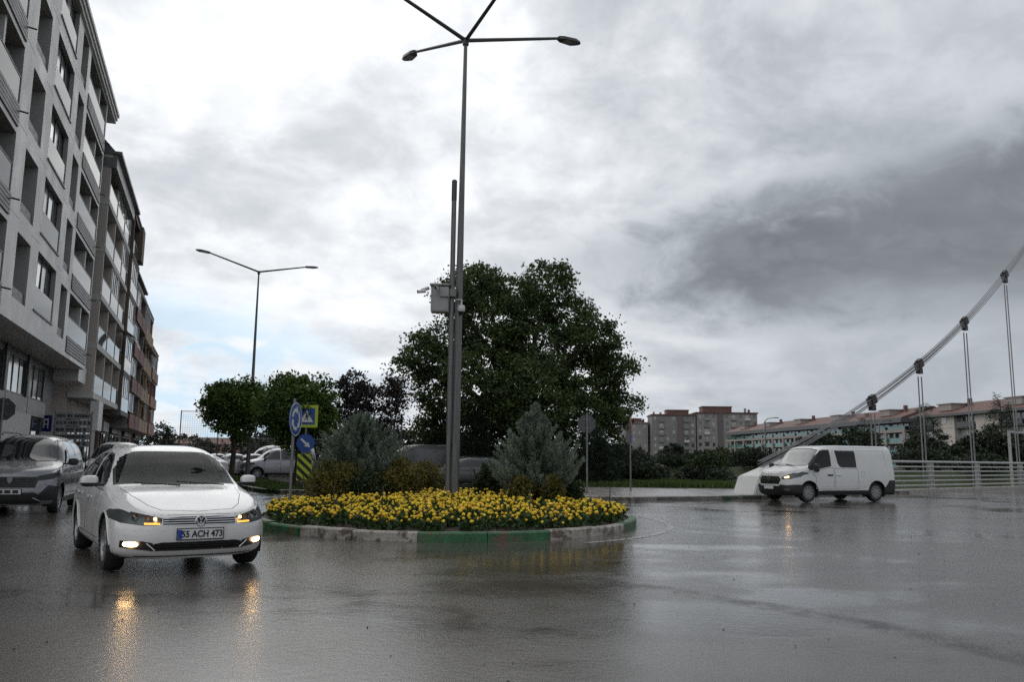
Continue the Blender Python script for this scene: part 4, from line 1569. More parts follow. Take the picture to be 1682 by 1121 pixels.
for k in range(3):
    for i in range(3):
        if random.random() < 0.75:
            zf = 3.6 + 2.9 * k
            a = 53.2 + 3.33 * i
            MB().prism([(0, 2.55), (-0.8, 2.0), (-0.8, 1.85), (0, 2.45)], Matrix.Translation((a + 0.2, -0.1, zf)) @ Matrix.Rotation(R(90), 4, 'Z'), -2.6).build('awning', M_awn, B5)
B6 = balcony_block(63.4, 73, 3.6, 3, 2.9, 12.6, 'apartment_building', 'reddish farthest block at the end of the building row', 2, M_rose, M_tan, M_tan, yoff=-0.3, redbox=M_rose, glazed=0.4, roof_over=0.02)
# striped round awning on the pale block
aw = MB()
for k in range(8):
    a0, a1 = R(90) * k / 8, R(90) * (k + 1) / 8
    aw.add([(33.2, -0.15 - 1.2 * math.sin(a0), 9.0 + 1.1 * math.cos(a0)), (35.7, -0.15 - 1.2 * math.sin(a0), 9.0 + 1.1 * math.cos(a0)), (35.7, -0.15 - 1.2 * math.sin(a1), 9.0 + 1.1 * math.cos(a1)), (33.2, -0.15 - 1.2 * math.sin(a1), 9.0 + 1.1 * math.cos(a1))], [(0, 1, 2, 3)], k % 2)
aw.build('awning', [M_awn, M_plasterw], B2, fix=False)


# ------------------------------------------------------------------ across the river
def far_block(loc, rot, W, D, floors, fh, label, mw, cols, mroof, bands=(), pent=None, group='apartment blocks across the river', roof='flat', balc=()):
    root = empty('apartment_building', loc, rot)
    tag(root, label, 'building', group)
    H = floors * fh
    hs = []
    cw = W / cols
    for k in range(floors):
        for i in range(cols):
            if i in bands:
                continue
            wd = cw * (0.62 if i in balc else 0.42)
            cx = cw * (i + 0.5)
            hs.append((cx - wd / 2, cx + wd / 2, k * fh + (0.35 if i in balc else 0.95), k * fh + fh * 0.86))
    holed_wall(root, 'wall', 0, W, 0, H, hs, 0.0, 0.35, mw)
    MB().b2(0, W, 0.36, D, 0, H).build('core', mw, root)
    for i in bands:
        MB().b2(cw * i + 0.2, cw * (i + 1) - 0.2, -0.35, 0.0, 0, H + 0.8).build('stair_band', M_aptdark, root)
    for h in hs:
        ubox('window', root, h[0], h[1], 0.24, 0.34, h[2], h[3], M_paneb if random.random() < 0.4 else M_pane)
    for k in range(floors):
        for i in balc:
            if i in bands:
                continue
            cx = cw * (i + 0.5)
            ubox('balcony', root, cx - cw * 0.40, cx + cw * 0.40, -0.9, 0.0, k * fh + 0.05, k * fh + 1.05, random.choice((M_aptgrey2, M_plasterw, M_aptgrey, M_concf)))
    if roof == 'flat':
        MB().b2(-0.4, W + 0.4, -0.5, D + 0.4, H, H + 0.5).build('roof', mroof, root)
    else:
        MB().prism([(-0.6, H), (D / 2, H + roof), (D + 0.6, H)], Matrix.Translation((-0.6, 0, 0)) @ Matrix.Rotation(R(90), 4, 'Z') @ Matrix.Scale(1, 4), -(W + 1.2)).build('roof', mroof, root)
    if pent:
        for (a, b_, h) in pent:
            MB().b2(a, b_, 2.0, D * 0.6, H + 0.5, H + 0.5 + h).b2(a - 0.3, b_ + 0.3, 1.7, D * 0.6 + 0.3, H + 0.5 + h, H + 0.8 + h).build('penthouse', M_pent, root)
    for q in range(5):
        x = random.uniform(1, W - 1)
        y = random.uniform(1.5, D * .5)
        MB().b2(x - 0.4, x + 0.4, y, y + 0.8, H + 0.45, H + random.uniform(1.3, 2.4)).build('chimney', M_pent if q % 2 else M_aptgrey2, root)
    return root


random.seed(5)
far_block((46.5, 350, 0.2), R(-4), 11.5, 14, 6, 2.75, 'lowest pale block with reddish stripes left of the grey blocks', M_aptgrey2, 5, M_aptgrey, bands=(1,), pent=[(2, 9, 1.4)])
far_block((58.6, 342, 0.2), R(-3), 18, 16, 7, 2.8, 'grey block with a darker stair band, left of the taller block', M_aptgrey, 7, M_tile, bands=(4,), pent=[(6.5, 15.5, 1.7)], balc=(1, 5))
far_block((77.2, 342, 0.2), R(-2), 25.0, 16, 7, 2.95, 'tallest grey block with reddish penthouse behind the red roof', M_aptgrey2, 9, M_tile, bands=(3,), pent=[(3, 15, 2.3)], balc=(1, 5, 7))


def terrace(loc, rot, L, label, bays, mroof, style):
    """long riverside housing with framed glass balconies under a tiled roof"""
    root = empty('riverside_housing', loc, rot)
    tag(root, label, 'building', 'housing rows across the river')
    fh = 2.75
    MB().b2(0, L, 1.6, 14, 0, 11.2).build('wall', M_aptdark if style == 0 else M_plaster, root)
    rf = MB().prism([(-0.9, 11.2), (7, 13.9), (15, 11.2)], Matrix.Rotation(R(90), 4, 'Z') @ Matrix.Scale(1, 4), -L).build('roof', mroof, root)
    ubox('eaves_fascia', root, -0.3, L + 0.3, -1.0, 1.7, 10.1 if style == 0 else 10.7, 11.19, M_slate)
    bw = L / bays
    for k in range(4):
        z = fh * k
        ubox('floor_slab', root, 0, L, 0.3, 1.62, z - 0.12, z + 0.12, M_concf if style == 0 else M_slate)
    if style == 0:
        ubox('beam', root, 0, L, -0.15, 0.28, 7.9, 8.6, M_concf)
        ubox('beam', root, 0, L, -0.15, 0.28, 2.3, 2.9, M_concf)
        for i in range(bays + 1):
            x = min(max(bw * i, 0.5), L - 0.5)
            ubox('column', root, x - 0.5, x + 0.5, -0.1, 0.26, 0, 7.9, M_concf)
    for k in range(4):
        z = fh * k + 0.12
        for i in range(bays):
            a, b_ = bw * i + 0.6, bw * (i + 1) - 0.6
            if style == 0:
                ubox('glass_rail', root, a, b_, 0.32, 0.38, z, z + 1.05, M_balg)
            elif i % 2 == 0:
                ubox('balcony_front', root, a, b_, 0.15, 0.34, z, z + 1.05, M_slate if k % 2 else M_louv)
            n = 3
            for q in range(n):
                wa = a + (b_ - a) * q / n + 0.25
                wb = a + (b_ - a) * (q + 1) / n - 0.25
                ubox('window', root, wa, wb, 1.5, 1.62, z + 0.1, z + 2.1, M_paneb if random.random() < 0.45 else M_pane)
            if style == 1 and i % 2 == 1:
                ubox('gable_wall', root, a - 0.6, b_ + 0.6, 0.2, 1.55, z - 0.1, z + fh - 0.14, M_plaster)
                ubox('window', root, (a + b_) / 2 - 0.8, (a + b_) / 2 + 0.8, 0.14, 0.19, z + 0.9, z + 2.1, M_paneb)
    for q in range(max(3, int(L / 22))):
        x = L * (q + 0.5) / max(3, int(L / 22)) + random.uniform(-2, 2)
        dmr = MB().b2(x - 2.2, x + 2.2, 1.0, 6, 12.0, 13.3).b2(x - 2.5, x + 2.5, 0.8, 6.2, 13.3, 13.5)
        dmr.build('dormer', M_aptgrey2 if q % 2 else M_concf, root)
        MB().b2(x + 3, x + 3.7, 4, 4.7, 12.8, 14.4).build('chimney', M_pent, root)
    return root


random.seed(9)
terrace((78.5, 300, 0.3), math.atan2(-0.996, 0.084), 116, 'long red-roofed housing row with green glass balconies across the river', 14, M_tile, 0)
terrace((88.9, 181, 0.3), math.atan2(-0.996, 0.10), 60, 'beige and grey housing row behind the dark trees at the right', 9, M_tile, 1)
far_block((-140, 330, 0.0), R(16), 46, 12, 2, 2.8, 'low distant houses with brown roof at the end of the street', M_rose, 10, M_tile, group='houses at the street end', roof=2.6)
# ------------------------------------------------------------------ bridge: railing, anchor block, cables
M_railp = mat('railing_pale_paint', (0.42, 0.42, 0.41), 0.4, 0.2, var=0.12, vs=2)
M_white_conc = mat('white_concrete', (0.62, 0.62, 0.60), 0.6, var=0.08, vs=1.5, dirt=((0.36, 0.33, 0.29), 1.6, 0.64))
M_cable = mat('cable_steel', (0.22, 0.22, 0.225), 0.45, 0.6, var=0.2, vs=5)
M_clamp = mat('clamp_dark', (0.045, 0.04, 0.04), 0.5, 0.4)
BROT = math.atan2(BD.y, BD.x)
rail = empty('bridge_railing', brp(0, 0, 0), BROT)
tag(rail, 'pale horizontal-bar bridge railing behind the white van', 'railing')
S0, S1 = -7.0, 40.0
kb = MB()
kerbb = MB().b2(S0, S1, -0.32, 0.25, -0.02, 0.15).build('kerb', M_kerbc, rail)
zr = [1.44, 1.20, 0.98, 0.76, 0.54, 0.32]
PS = [-6.4, -1.1, 4.1, 9.3, 14.9, 20.2, 25.5, 30.8, 36.1]
for i, z in enumerate(zr):
    MB().tube([(S0, 0, z), (S1, 0, z)], 0.055 if i == 0 else 0.036, 8).build('rail', M_railp, rail, smooth=True)
for s in PS:
    b = MB()
    for o in (-0.16, 0.16):
        b.b2(s + o - 0.035, s + o + 0.035, 0.06, 0.18, 0.15, 1.40)
    b.b2(s - 0.30, s + 0.30, 0.05, 0.2, 0.15, 0.19)
    b.b2(s - 0.16, s + 0.16, 0.09, 0.15, 0.25, 1.1)
    b.build('post', M_railp, rail)

# anchor block: wedge whose sloping face follows the cable
blk = MB()
prof = [(-11.0, 0.1), (-10.6, 0.80), (-7.8, 1.5), (-6.6, 1.5), (-6.6, 0.1)]
vs = [brp(s, -0.38, z) for s, z in prof] + [brp(s, 0.62, z) for s, z in prof]
n = len(prof)
blk.add(vs, [tuple(range(n)), tuple(range(2 * n - 1, n - 1, -1))] + [(i, (i + 1) % n, (i + 1) % n + n, i + n) for i in range(n)])
blo = blk.build('anchor_block', M_white_conc)
bm = bmesh.new()
bm.from_mesh(blo.data)
bmesh.ops.bevel(bm, geom=bm.edges[:], offset=0.035, segments=2, affect='EDGES')
bm.to_mesh(blo.data)
bm.free()
tag(blo, 'white wedge-shaped concrete cable anchor left of the white van', 'anchor block')

cs = [-10.16, -5.51, -2.59, -1.12, 3.59, 9.0, 14.78, 17.65, 20.6, 26.5, 32.4]
cz2 = [1.10, 2.67, 3.67, 4.16, 6.22, 9.08, 12.36, 14.44, 16.6, 21.3, 26.6]
co = np.polyfit(cs, cz2, 3)


def cabz(s):
    return float(np.polyval(co, s))


cable = empty('suspension_cable', brp(0, 0.15, 0), BROT)
tag(cable, 'bundle of steel suspension cables rising to the right edge', 'cable')
ss_ = np.linspace(-9.8, 33.0, 60)
for (oy, oz) in ((-0.11, 0.12), (0.0, 0.12), (0.11, 0.12), (-0.11, 0.0), (0.11, 0.0), (-0.11, -0.12), (0.0, -0.12), (0.11, -0.12)):
    MB().tube([(s, oy, cabz(s) + oz) for s in ss_], 0.018, 6).build('strand', M_cable, cable, smooth=True)
names = ['lowest hanger of the suspension cable, just above the van', 'second hanger from the left on the suspension cable', 'third hanger from the left on the suspension cable', 'highest visible hanger near the right edge']
for i, s in enumerate((-1.12, 3.59, 9.0, 14.78)):
    h = empty('cable_hanger', brp(s, 0.15, 0), BROT)
    tag(h, names[i], 'cable hanger', 'hangers of the suspension cable')
    z = cabz(s)
    b = MB()
    sl = math.atan(np.polyval(np.polyder(co), s))
    b.box((0, 0, z), (0.44, 0.30, 0.32), ry=-sl)
    b.box((0, 0, z - 0.32), (0.34, 0.2, 0.28))
    b.box((0, 0, z + 0.19), (0.36, 0.2, 0.12), ry=-sl)
    b.build('clamp', M_clamp, h)
    for o in (-0.17, 0.17):
        MB().tube([(o, 0, z - 0.6), (o, 0, 0.1)], 0.032, 6).build('rod', M_cable, h)
py = MB()
py.b2(31.6, 33.8, 0.15 - 0.8, 0.15 + 0.8, -4, 27.6)
pyl = py.build('bridge_pylon', M_white_conc)
pyl.location = brp(0, 0, 0)
pyl.rotation_euler = (0, 0, BROT)
tag(pyl, 'white bridge pylon carrying the suspension cable, beyond the right edge', 'pylon')
# white portal frame at the end of the railing
pf = empty('portal_frame', brp(19.6, 2.4, 0), BROT)
tag(pf, 'pale metal portal frame at the right edge behind railing', 'portal frame')
MB().b2(-0.07, 0.07, -0.07, 0.07, -4, 3.35).build('post', M_railp, pf)
MB().b2(-0.07, 3.0, -0.06, 0.06, 3.36, 3.48).build('crossbar', M_railp, pf)
MB().b2(2.93, 3.06, -0.07, 0.07, -4, 3.35).build('post', M_railp, pf)

# ------------------------------------------------------------------ trees along both banks
def far_conifer(loc, h, r_, label, n=5000):
    conifer(loc, [(0.3, r_), (h * 0.3, r_ * 0.85), (h * 0.6, r_ * 0.5), (h * 0.85, r_ * 0.2), (h, 0.05)], n, label, M_darkcon, 0.7, group='dark trees on the far bank', trunk_r=0.16, upw=-0.05, lumps=5)


far_conifer((60.0, 119, 0.3), 9.9, 3.1, 'tall dark conifer under the second cable hanger', 8000)
far_conifer((71.0, 119, 0.3), 10.9, 3.4, 'tallest dark conifer near the right edge on the far bank', 8000)
far_conifer((55.0, 128, 0.3), 8.6, 2.8, 'dark conifer above the rear of the van')


def far_tree(loc, h, r_, label, m=None, n=4200, group='dark trees on the far bank', leaf=0.5):
    lob = [(0, 0, h - r_, r_ * 0.8)]
    for k in range(7):
        a = k * 2.4
        lob.append((math.cos(a) * r_ * .75, math.sin(a) * r_ * .75, h - r_ * rng.uniform(0.9, 1.7), r_ * rng.uniform(.45, .7)))
    tree(loc, lob, n, leaf, m or M_fardark, label, 0.2, max(0.8, h - 2.1 * r_), group=group, name='broadleaf_tree', clump=0.30 * r_, per=38)


for (x, y, h, r_, lb) in ((47.5, 127, 7.0, 3.2, 'dark tree directly above the van cab on the far bank'), (51.5, 124, 7.2, 3.2, 'dark tree above the middle of the van'),
                          (64.5, 116, 6.6, 3.2, 'lower dark tree between the two tall conifers'), (67.5, 114, 7.4, 3.0, 'dark tree just left of the tallest conifer'), (75, 116, 7.5, 3.0, 'dark tree cut by the right edge'), (62.5, 113, 5.2, 2.8, 'low dark tree behind the middle of the railing'),
                          (57.0, 115, 6.0, 2.9, 'low dark tree just right of the van roof'), (71.5, 112, 5.6, 2.8, 'low dark tree behind the right end of the railing'),
                          (43.0, 150, 4.6, 2.8, 'dark tree behind the van windscreen'), (38.5, 152, 4.2, 2.4, 'dark tree above the anchor block'), (29.5, 152, 5.2, 2.0, 'upright dark tree in front of the grey blocks'), (34.5, 155, 3.8, 1.9, 'small dark tree in front of the tallest block'),
                          (24.5, 160, 4.2, 2.6, 'dark tree in front of the lowest pale block'), (21.0, 165, 5.6, 3.2, 'dark tree right behind the thin red sign')):
    far_tree((x, y, 0.2), h, r_, lb)
for (x, y, h, r_, lb) in ((50.5, 196, 5.0, 2.8, 'yellow-green tree below the left end of the red roof'), (57.5, 198, 5.0, 3.4, 'wide yellow-green tree below the green balconies'), (62.5, 190, 4.4, 2.6, 'yellow-green tree just left of the van windscreen')):
    far_tree((x, y, 0.2), h, r_, lb, M_olive, 4200, 'yellow-green trees on the far bank', 0.55)
for (x, y, h, r_, lb) in ((-21, 72, 5.0, 3.0, 'dark tree mass behind the far parked cars, leftmost'), (-16.5, 70, 5.6, 3.0, 'dark tree behind the lamp pole and the median'), (-12.0, 68, 5.2, 3.0, 'dark tree behind the signs on the median'), (-7.5, 66, 5.0, 3.0, 'dark tree behind the plum tree'), (-3.2, 64, 5.4, 3.0, 'dark tree at the left behind the large tree'),
                          (1.5, 62, 4.2, 2.6, 'dark tree seen through the base of the large tree'), (6.0, 60, 3.4, 2.2, 'small dark tree behind the octagonal sign'), (-30, 105, 6.2, 3.6, 'dark tree far down the street left of the lamp')):
    far_tree((x, y, 0.0), h, r_, lb, None, 5200, 'dark trees behind the parked cars', 0.34)
for (x, y, h, r_, lb) in ((-47.5, 112, 6.5, 2.6, 'small dark tree beside the end of the building row'), (-44.5, 118, 5.0, 2.2, 'lower dark tree at the end of the building row')):
    far_tree((x, y, 0.0), h, r_, lb, None, 3000, 'trees at the street end', 0.35)
# low scrub on the near river bank, one row that hides the water edge
for i, s in enumerate((0, 1, 2, 3, 4, 5, 6)):
    p = brp(-1.6 - 0.25 * i, 9.5 + 4.2 * i, 0.05)
    lbs = ['first riverbank bush behind the anchor block', 'second riverbank bush left of the anchor block', 'third riverbank bush counted from the anchor block', 'fourth riverbank bush counted from the anchor block', 'fifth riverbank bush counted from the anchor block', 'sixth riverbank bush counted from the anchor block', 'last riverbank bush counted from the anchor block']
    bush(p, 1.5, 1.5, 1.0 + 0.25 * (i % 3), 2600, M_fardark, 0.2, lbs[i], group='riverbank bushes')

sides = ['left of the van cab', 'behind the van cab', 'above the van bonnet', 'behind the van', 'behind the rear of the van', 'at the left end of the railing', 'behind the left part of the railing', 'between the first railing posts', 'behind the middle of the railing', 'right of the middle of the railing', 'near the right end of the railing', 'behind the right end of the railing', 'at the right edge']
for i, nm_ in enumerate(sides):
    t_ = 74 - i * 8.2
    p = brp(70.5 + (i % 2) * 2.0, t_, 0.2)
    bush(p, 4.4, 3.2, 2.2 + 0.5 * (i % 3), 2400, M_fardark, 0.42, 'low dark bush on the far bank ' + nm_, group='bushes on the far bank')


def far_pole(loc, H, label, az_):
    root = empty('street_lamp', loc, az_)
    tag(root, label, 'street lamp', 'slim lamps across the river')
    MB().tube([(0, 0, 0), (0, 0, H)], [0.17, 0.10], 8).build('pole', M_galv, root)
    MB().tube([(0, 0, H), (0.6, 0, H + 0.5), (2.2, 0, H + 0.7)], [0.08, 0.07, 0.06], 6).build('arm', M_galv, root)
    MB().box((2.5, 0, H + 0.7), (0.9, 0.3, 0.14)).build('lamp_head', M_steel_dark, root)


far_pole((45.7, 148, 0.2), 8.3, 'slim lamp post in front of the red-roofed row', R(20))
far_pole((66.2, 148, 0.2), 8.0, 'slim lamp post above the rear of the van', R(20))
# tall net fence of a sports court behind the far cars
nf = empty('court_fence', (-16.5, 62, 0), R(8))
tag(nf, 'tall net fence with thin posts behind the far parked cars', 'fence')
for k in range(7):
    MB().tube([(-8 + 2.7 * k, 0, 0), (-8 + 2.7 * k, 0, 4.6)], 0.045, 6).build('post', M_galv, nf)
for z in (0.9, 2.6, 4.55):
    MB().tube([(-8, 0, z), (8.2, 0, z)], 0.025, 5).build('rail', M_galv, nf)
net = MB()
for k in range(100):
    x = -8 + 16.2 * k / 99
    net.tube([(x, 0, 0.1), (x, 0, 4.5)], 0.006, 3, cap=False)
for k in range(28):
    net.tube([(-8, 0, 0.15 + 4.3 * k / 27), (8.2, 0, 0.15 + 4.3 * k / 27)], 0.006, 3, cap=False)
net.build('net', M_steel_dark, nf, fix=False)
# short white marker post at the roadside
mk = empty('marker_post', (-7.9, 37.4, 0.0))
tag(mk, 'short marker post with a white top behind the left conifer', 'post')
MB().tube([(0, 0, 0), (0, 0, 1.95)], 0.05, 8).build('post', M_post, mk)
MB().cbox((0.12, 0, 1.98), (0.38, 0.16, 0.14), 0.02).build('head', M_white_plastic, mk)
# ------------------------------------------------------------------ vehicles
M_white = mat('white_car_paint', (0.63, 0.622, 0.612), 0.22, var=0.03, vs=3, coat=0.6, dirt=((0.52, 0.50, 0.475), 2.2, 0.62))
M_vanwhite = mat('white_van_paint', (0.62, 0.62, 0.615), 0.3, var=0.04, vs=2, coat=0.4, dirt=((0.47, 0.45, 0.42), 1.6, 0.64))
M_dgrey = mat('dark_grey_car_paint', (0.20, 0.20, 0.21), 0.25, 0.45, var=0.06, vs=3, coat=0.7)
M_silver = mat('silver_car_paint', (0.30, 0.30, 0.31), 0.28, 0.6, var=0.05, coat=0.6)
M_greyvan = mat('grey_van_paint', (0.10, 0.10, 0.105), 0.35, 0.2, var=0.08, coat=0.3)
M_blackp = mat('black_car_paint', (0.014, 0.014, 0.016), 0.18, coat=0.8)
M_maroon = mat('maroon_car_paint', (0.11, 0.015, 0.018), 0.22, coat=0.7)
M_trim = mat('black_plastic_trim', (0.018, 0.018, 0.019), 0.5, var=0.15, vs=8)
M_seam = mat('panel_gap', (0.02, 0.02, 0.02), 0.7)
M_tyre = mat('tyre_rubber', (0.016, 0.016, 0.017), 0.65, var=0.2, vs=20)
M_alloy = mat('alloy_wheel', (0.34, 0.34, 0.345), 0.35, 0.7, var=0.15, vs=8)
M_hub = mat('wheel_cover_grey', (0.24, 0.24, 0.245), 0.45, 0.3, var=0.2, vs=8)
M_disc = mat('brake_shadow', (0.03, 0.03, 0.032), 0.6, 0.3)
M_chrome = mat('chrome', (0.62, 0.62, 0.63), 0.12, 1.0)
M_carglass = glass_mat('car_glass', (0.02, 0.024, 0.024), 0.78)
M_tint = mat('tinted_van_glass', (0.008, 0.009, 0.010), 0.05, spec=0.35)
M_carglassd = mat('dark_car_glass', (0.012, 0.013, 0.014), 0.03, spec=0.9)
M_skyrefl = mat('sky_reflection_windscreen', (0.17, 0.18, 0.18), 0.06, spec=0.9, var=0.25, vs=2.5)  # pale grey base colour stands in for bright sky reflected in the glass
M_lens = glass_mat('lamp_lens', (0.22, 0.23, 0.24), 0.84, 0.03)
M_reflector = mat('lamp_reflector', (0.16, 0.16, 0.165), 0.22, 0.8, var=0.1, vs=6)
M_fog = mat('lit_fog_lamp', (1, 0.9, 0.7), 0.3, emit=(1.0, 0.62, 0.27), es=13.0)
M_amber = mat('lit_amber', (1, 0.5, 0.1), 0.3, emit=(1.0, 0.40, 0.06), es=2.2)
M_ambers = mat('lit_sidelight', (1, 0.6, 0.2), 0.3, emit=(1.0, 0.55, 0.2), es=8.0)
M_tail = mat('tail_lamp_red', (0.25, 0.01, 0.01), 0.2)
M_plate = mat('number_plate', (0.62, 0.63, 0.63), 0.4)
M_plateblue = mat('plate_blue', (0.01, 0.05, 0.32), 0.4)
M_ink = mat('plate_lettering', (0.012, 0.012, 0.012), 0.5)
M_seat = mat('seat_fabric', (0.20, 0.19, 0.175), 0.9, var=0.15, vs=10)
M_inner = mat('cabin_lining', (0.11, 0.11, 0.105), 0.8, var=0.1)
M_skyblue = mat('blue_window_reflection', (0.10, 0.28, 0.50), 0.5, var=0.3, vs=12)


def pchip(pts):
    pts = sorted(pts)
    x = np.array([p[0] for p in pts], float)
    y = np.array([p[1] for p in pts], float)
    h = np.diff(x)
    dl = np.diff(y) / h
    m = np.zeros_like(x)
    m[0], m[-1] = dl[0], dl[-1]
    for i in range(1, len(x) - 1):
        if dl[i - 1] * dl[i] > 0:
            w1, w2 = 2 * h[i] + h[i - 1], h[i] + 2 * h[i - 1]
            m[i] = (w1 + w2) / (w1 / dl[i - 1] + w2 / dl[i])

    def f(q):
        q = min(max(q, x[0]), x[-1])
        i = min(max(int(np.searchsorted(x, q)) - 1, 0), len(h) - 1)
        t = (q - x[i]) / h[i]
        return float((1 + 2 * t) * (1 - t) ** 2 * y[i] + t * (1 - t) ** 2 * h[i] * m[i] + t * t * (3 - 2 * t) * y[i + 1] + t * t * (t - 1) * h[i] * m[i + 1])
    return f


def sstep(a, b, x):
    t = min(max((x - a) / (b - a), 0), 1)
    return t * t * (3 - 2 * t)


def inpoly(p, poly):
    x, y = p
    c = False
    j = len(poly) - 1
    for i in range(len(poly)):
        xi, yi = poly[i]
        xj, yj = poly[j]
        if (yi > y) != (yj > y) and x < (xj - xi) * (y - yi) / (yj - yi) + xi:
            c = not c
        j = i
    return c


def inset2(poly, d):
    n = len(poly)
    A = sum(poly[i][0] * poly[(i + 1) % n][1] - poly[(i + 1) % n][0] * poly[i][1] for i in range(n))
    sg = 1 if A > 0 else -1
    out = []
    for i in range(n):
        p0, p1, p2 = Vector(poly[i - 1]), Vector(poly[i]), Vector(poly[(i + 1) % n])
        d1, d2 = (p1 - p0).normalized(), (p2 - p1).normalized()
        n1, n2 = Vector((-d1.y, d1.x)) * sg, Vector((-d2.y, d2.x)) * sg
        b = n1 + n2
        k = b.dot(n1)
        out.append(tuple(p1 + b * (d / max(k, 0.35))))
    return out


class Car:
    def __init__(self, name, label, cat, group, loc, heading, sp):
        self.sp = sp
        self.root = empty(name, loc, heading)
        tag(self.root, label, cat, group)
        top, belt = pchip(sp['top']), pchip(sp['belt'])
        W, bot = sp['W'], sp['bot']
        xf, Ln, nf = sp['front']
        xr, Lr, nr = sp['rear']
        p_, q_, tum, bow = sp['p'], sp['q'], sp['tum'], sp.get('bow', 0.15)
        nose = pchip(sp['nose'])
        tail = pchip(sp['tail'])
        st = []
        NE = sp.get('ne', 14)
        for i in range(NE, 0, -1):
            ph = math.pi / 2 * i / NE
            st.append((xr - Lr * math.sin(ph) ** (2 / nr), W * max(math.cos(ph), 0) ** (2 / nr)))
        NM = sp.get('nm', 60)
        for i in range(NM + 1):
            st.append((xr + (xf - xr) * i / NM, W))
        for i in range(1, NE + 1):
            ph = math.pi / 2 * i / NE
            st.append((xf + Ln * math.sin(ph) ** (2 / nf), W * max(math.cos(ph), 0) ** (2 / nf)))
        side = pchip(sp.get('side', [(0, .93), (.06, .965), (.25, .99), (.5, 1.0), (.8, .975), (1, .935)]))
        ns, nu = sp.get('ns', 14), sp.get('nu', 18)
        sb = side(1.0)
        xc, xrf = sp['cowl'], sp['rooff']
        Hc = sp['cabH']
        rings = []
        for (x, w_) in st:
            zb_, zt = belt(x), max(top(x), belt(x) + 0.012)
            pts = [(0, bot), (w_ * 0.5, bot), (w_ * 0.86, bot)]
            for i in range(ns + 1):
                t = i / ns
                pts.append((w_ * side(t), bot + 0.012 + (zb_ - bot - 0.012) * t))
            H = zt - zb_
            for i in range(1, nu + 1):
                th = math.pi / 2 * i / nu
                y = w_ * sb * max(math.cos(th), 0.0) ** (2 / p_)
                z = zb_ + H * math.sin(th) ** (2 / q_)
                y *= 1 - tum * (z - zb_) / Hc
                pts.append((y, z))
            ring = []
            for (y, z) in pts:
                xx = x
                wn = sstep(xf, xf + Ln * 0.9, x)
                wt_ = sstep(xr, xr - Lr * 0.9, x) if True else 0
                xx += nose(z) * wn - tail(z) * (1 - sstep(xr - Lr * 0.9, xr, x))
                if z > zb_ + 0.01:
                    xx -= bow * (y / W) ** 2 * sstep(xrf - 0.25, xc, x) * (1 - sstep(xc + 0.1, xf + Ln, x))
                ring.append((xx, y, z))
            rings.append(ring)
        bm = bmesh.new()
        m = len(rings[0])
        L = [[bm.verts.new(v) for v in ring] for ring in rings]
        Rr = [[bm.verts.new((v[0], -v[1], v[2])) for v in ring] for ring in rings]
        for G, fl in ((L, False), (Rr, True)):
            for i in range(len(G) - 1):
                for j in range(m - 1):
                    q4 = [G[i][j], G[i + 1][j], G[i + 1][j + 1], G[i][j + 1]]
                    try:
                        bm.faces.new(q4[::-1] if fl else q4)
                    except ValueError:
                        pass
        bmesh.ops.remove_doubles(bm, verts=bm.verts, dist=0.0006)
        bmesh.ops.recalc_face_normals(bm, faces=bm.faces)
        bm.normal_update()
        # make sure normals look outwards
        ftop = max(bm.faces, key=lambda f: f.calc_center_median().z)
        if ftop.normal.z < 0:
            bmesh.ops.reverse_faces(bm, faces=bm.faces)
        bm.normal_update()
        self.bm = bm
        self.bvh = BVHTree.FromBMesh(bm)
        self.seams = []

    # --- queries on the uncut skin
    def fx(self, y, z, back=False):
        h = self.bvh.ray_cast(Vector((9 if not back else -9, y, z)), Vector((-1 if not back else 1, 0, 0)))
        return h[0].x if h[0] else (self.sp['front'][0] if not back else self.sp['rear'][0])

    def sy(self, x, z, sg):
        h = self.bvh.ray_cast(Vector((x, 5 * sg, z)), Vector((0, -sg, 0)))
        return h[0].y if h[0] else self.sp['W'] * sg

    def tz(self, x, y):
        h = self.bvh.ray_cast(Vector((x, y, 5)), Vector((0, 0, -1)))
        return h[0].z if h[0] else 1.0

    def cut(self, poly, axis, cond):
        bm = self.bm
        ia, ib = {'x': (1, 2), 'y': (0, 2), 'z': (0, 1)}[axis]
        a0, a1 = min(p[0] for p in poly) - 0.05, max(p[0] for p in poly) + 0.05
        b0, b1 = min(p[1] for p in poly) - 0.05, max(p[1] for p in poly) + 0.05

        def subset():
            out = []
            for f in bm.faces:
                c = f.calc_center_median()
                if a0 - 0.1 < c[ia] < a1 + 0.1 and b0 - 0.1 < c[ib] < b1 + 0.1 and cond(c, f.normal):
                    out.append(f)
            return out
        n = len(poly)
        fs = subset()
        for i in range(n):
            p, q = poly[i], poly[(i + 1) % n]
            no = Vector((0, 0, 0))
            no[ia], no[ib] = (q[1] - p[1]), -(q[0] - p[0])
            if no.length < 1e-9 or not fs:
                continue
            co = Vector((0, 0, 0))
            co[ia], co[ib] = p
            es = {e for f in fs for e in f.edges}
            vs = {v for f in fs for v in f.verts}
            ret = bmesh.ops.bisect_plane(bm, geom=list(vs) + list(es) + fs, plane_co=co, plane_no=no.normalized(), dist=1e-5)
            fs = [f for f in ret['geom'] if isinstance(f, bmesh.types.BMFace)]
        bm.normal_update()
        res = []
        for f in fs:
            c = f.calc_center_median()
            if inpoly((c[ia], c[ib]), poly):
                res.append(f)
        return res

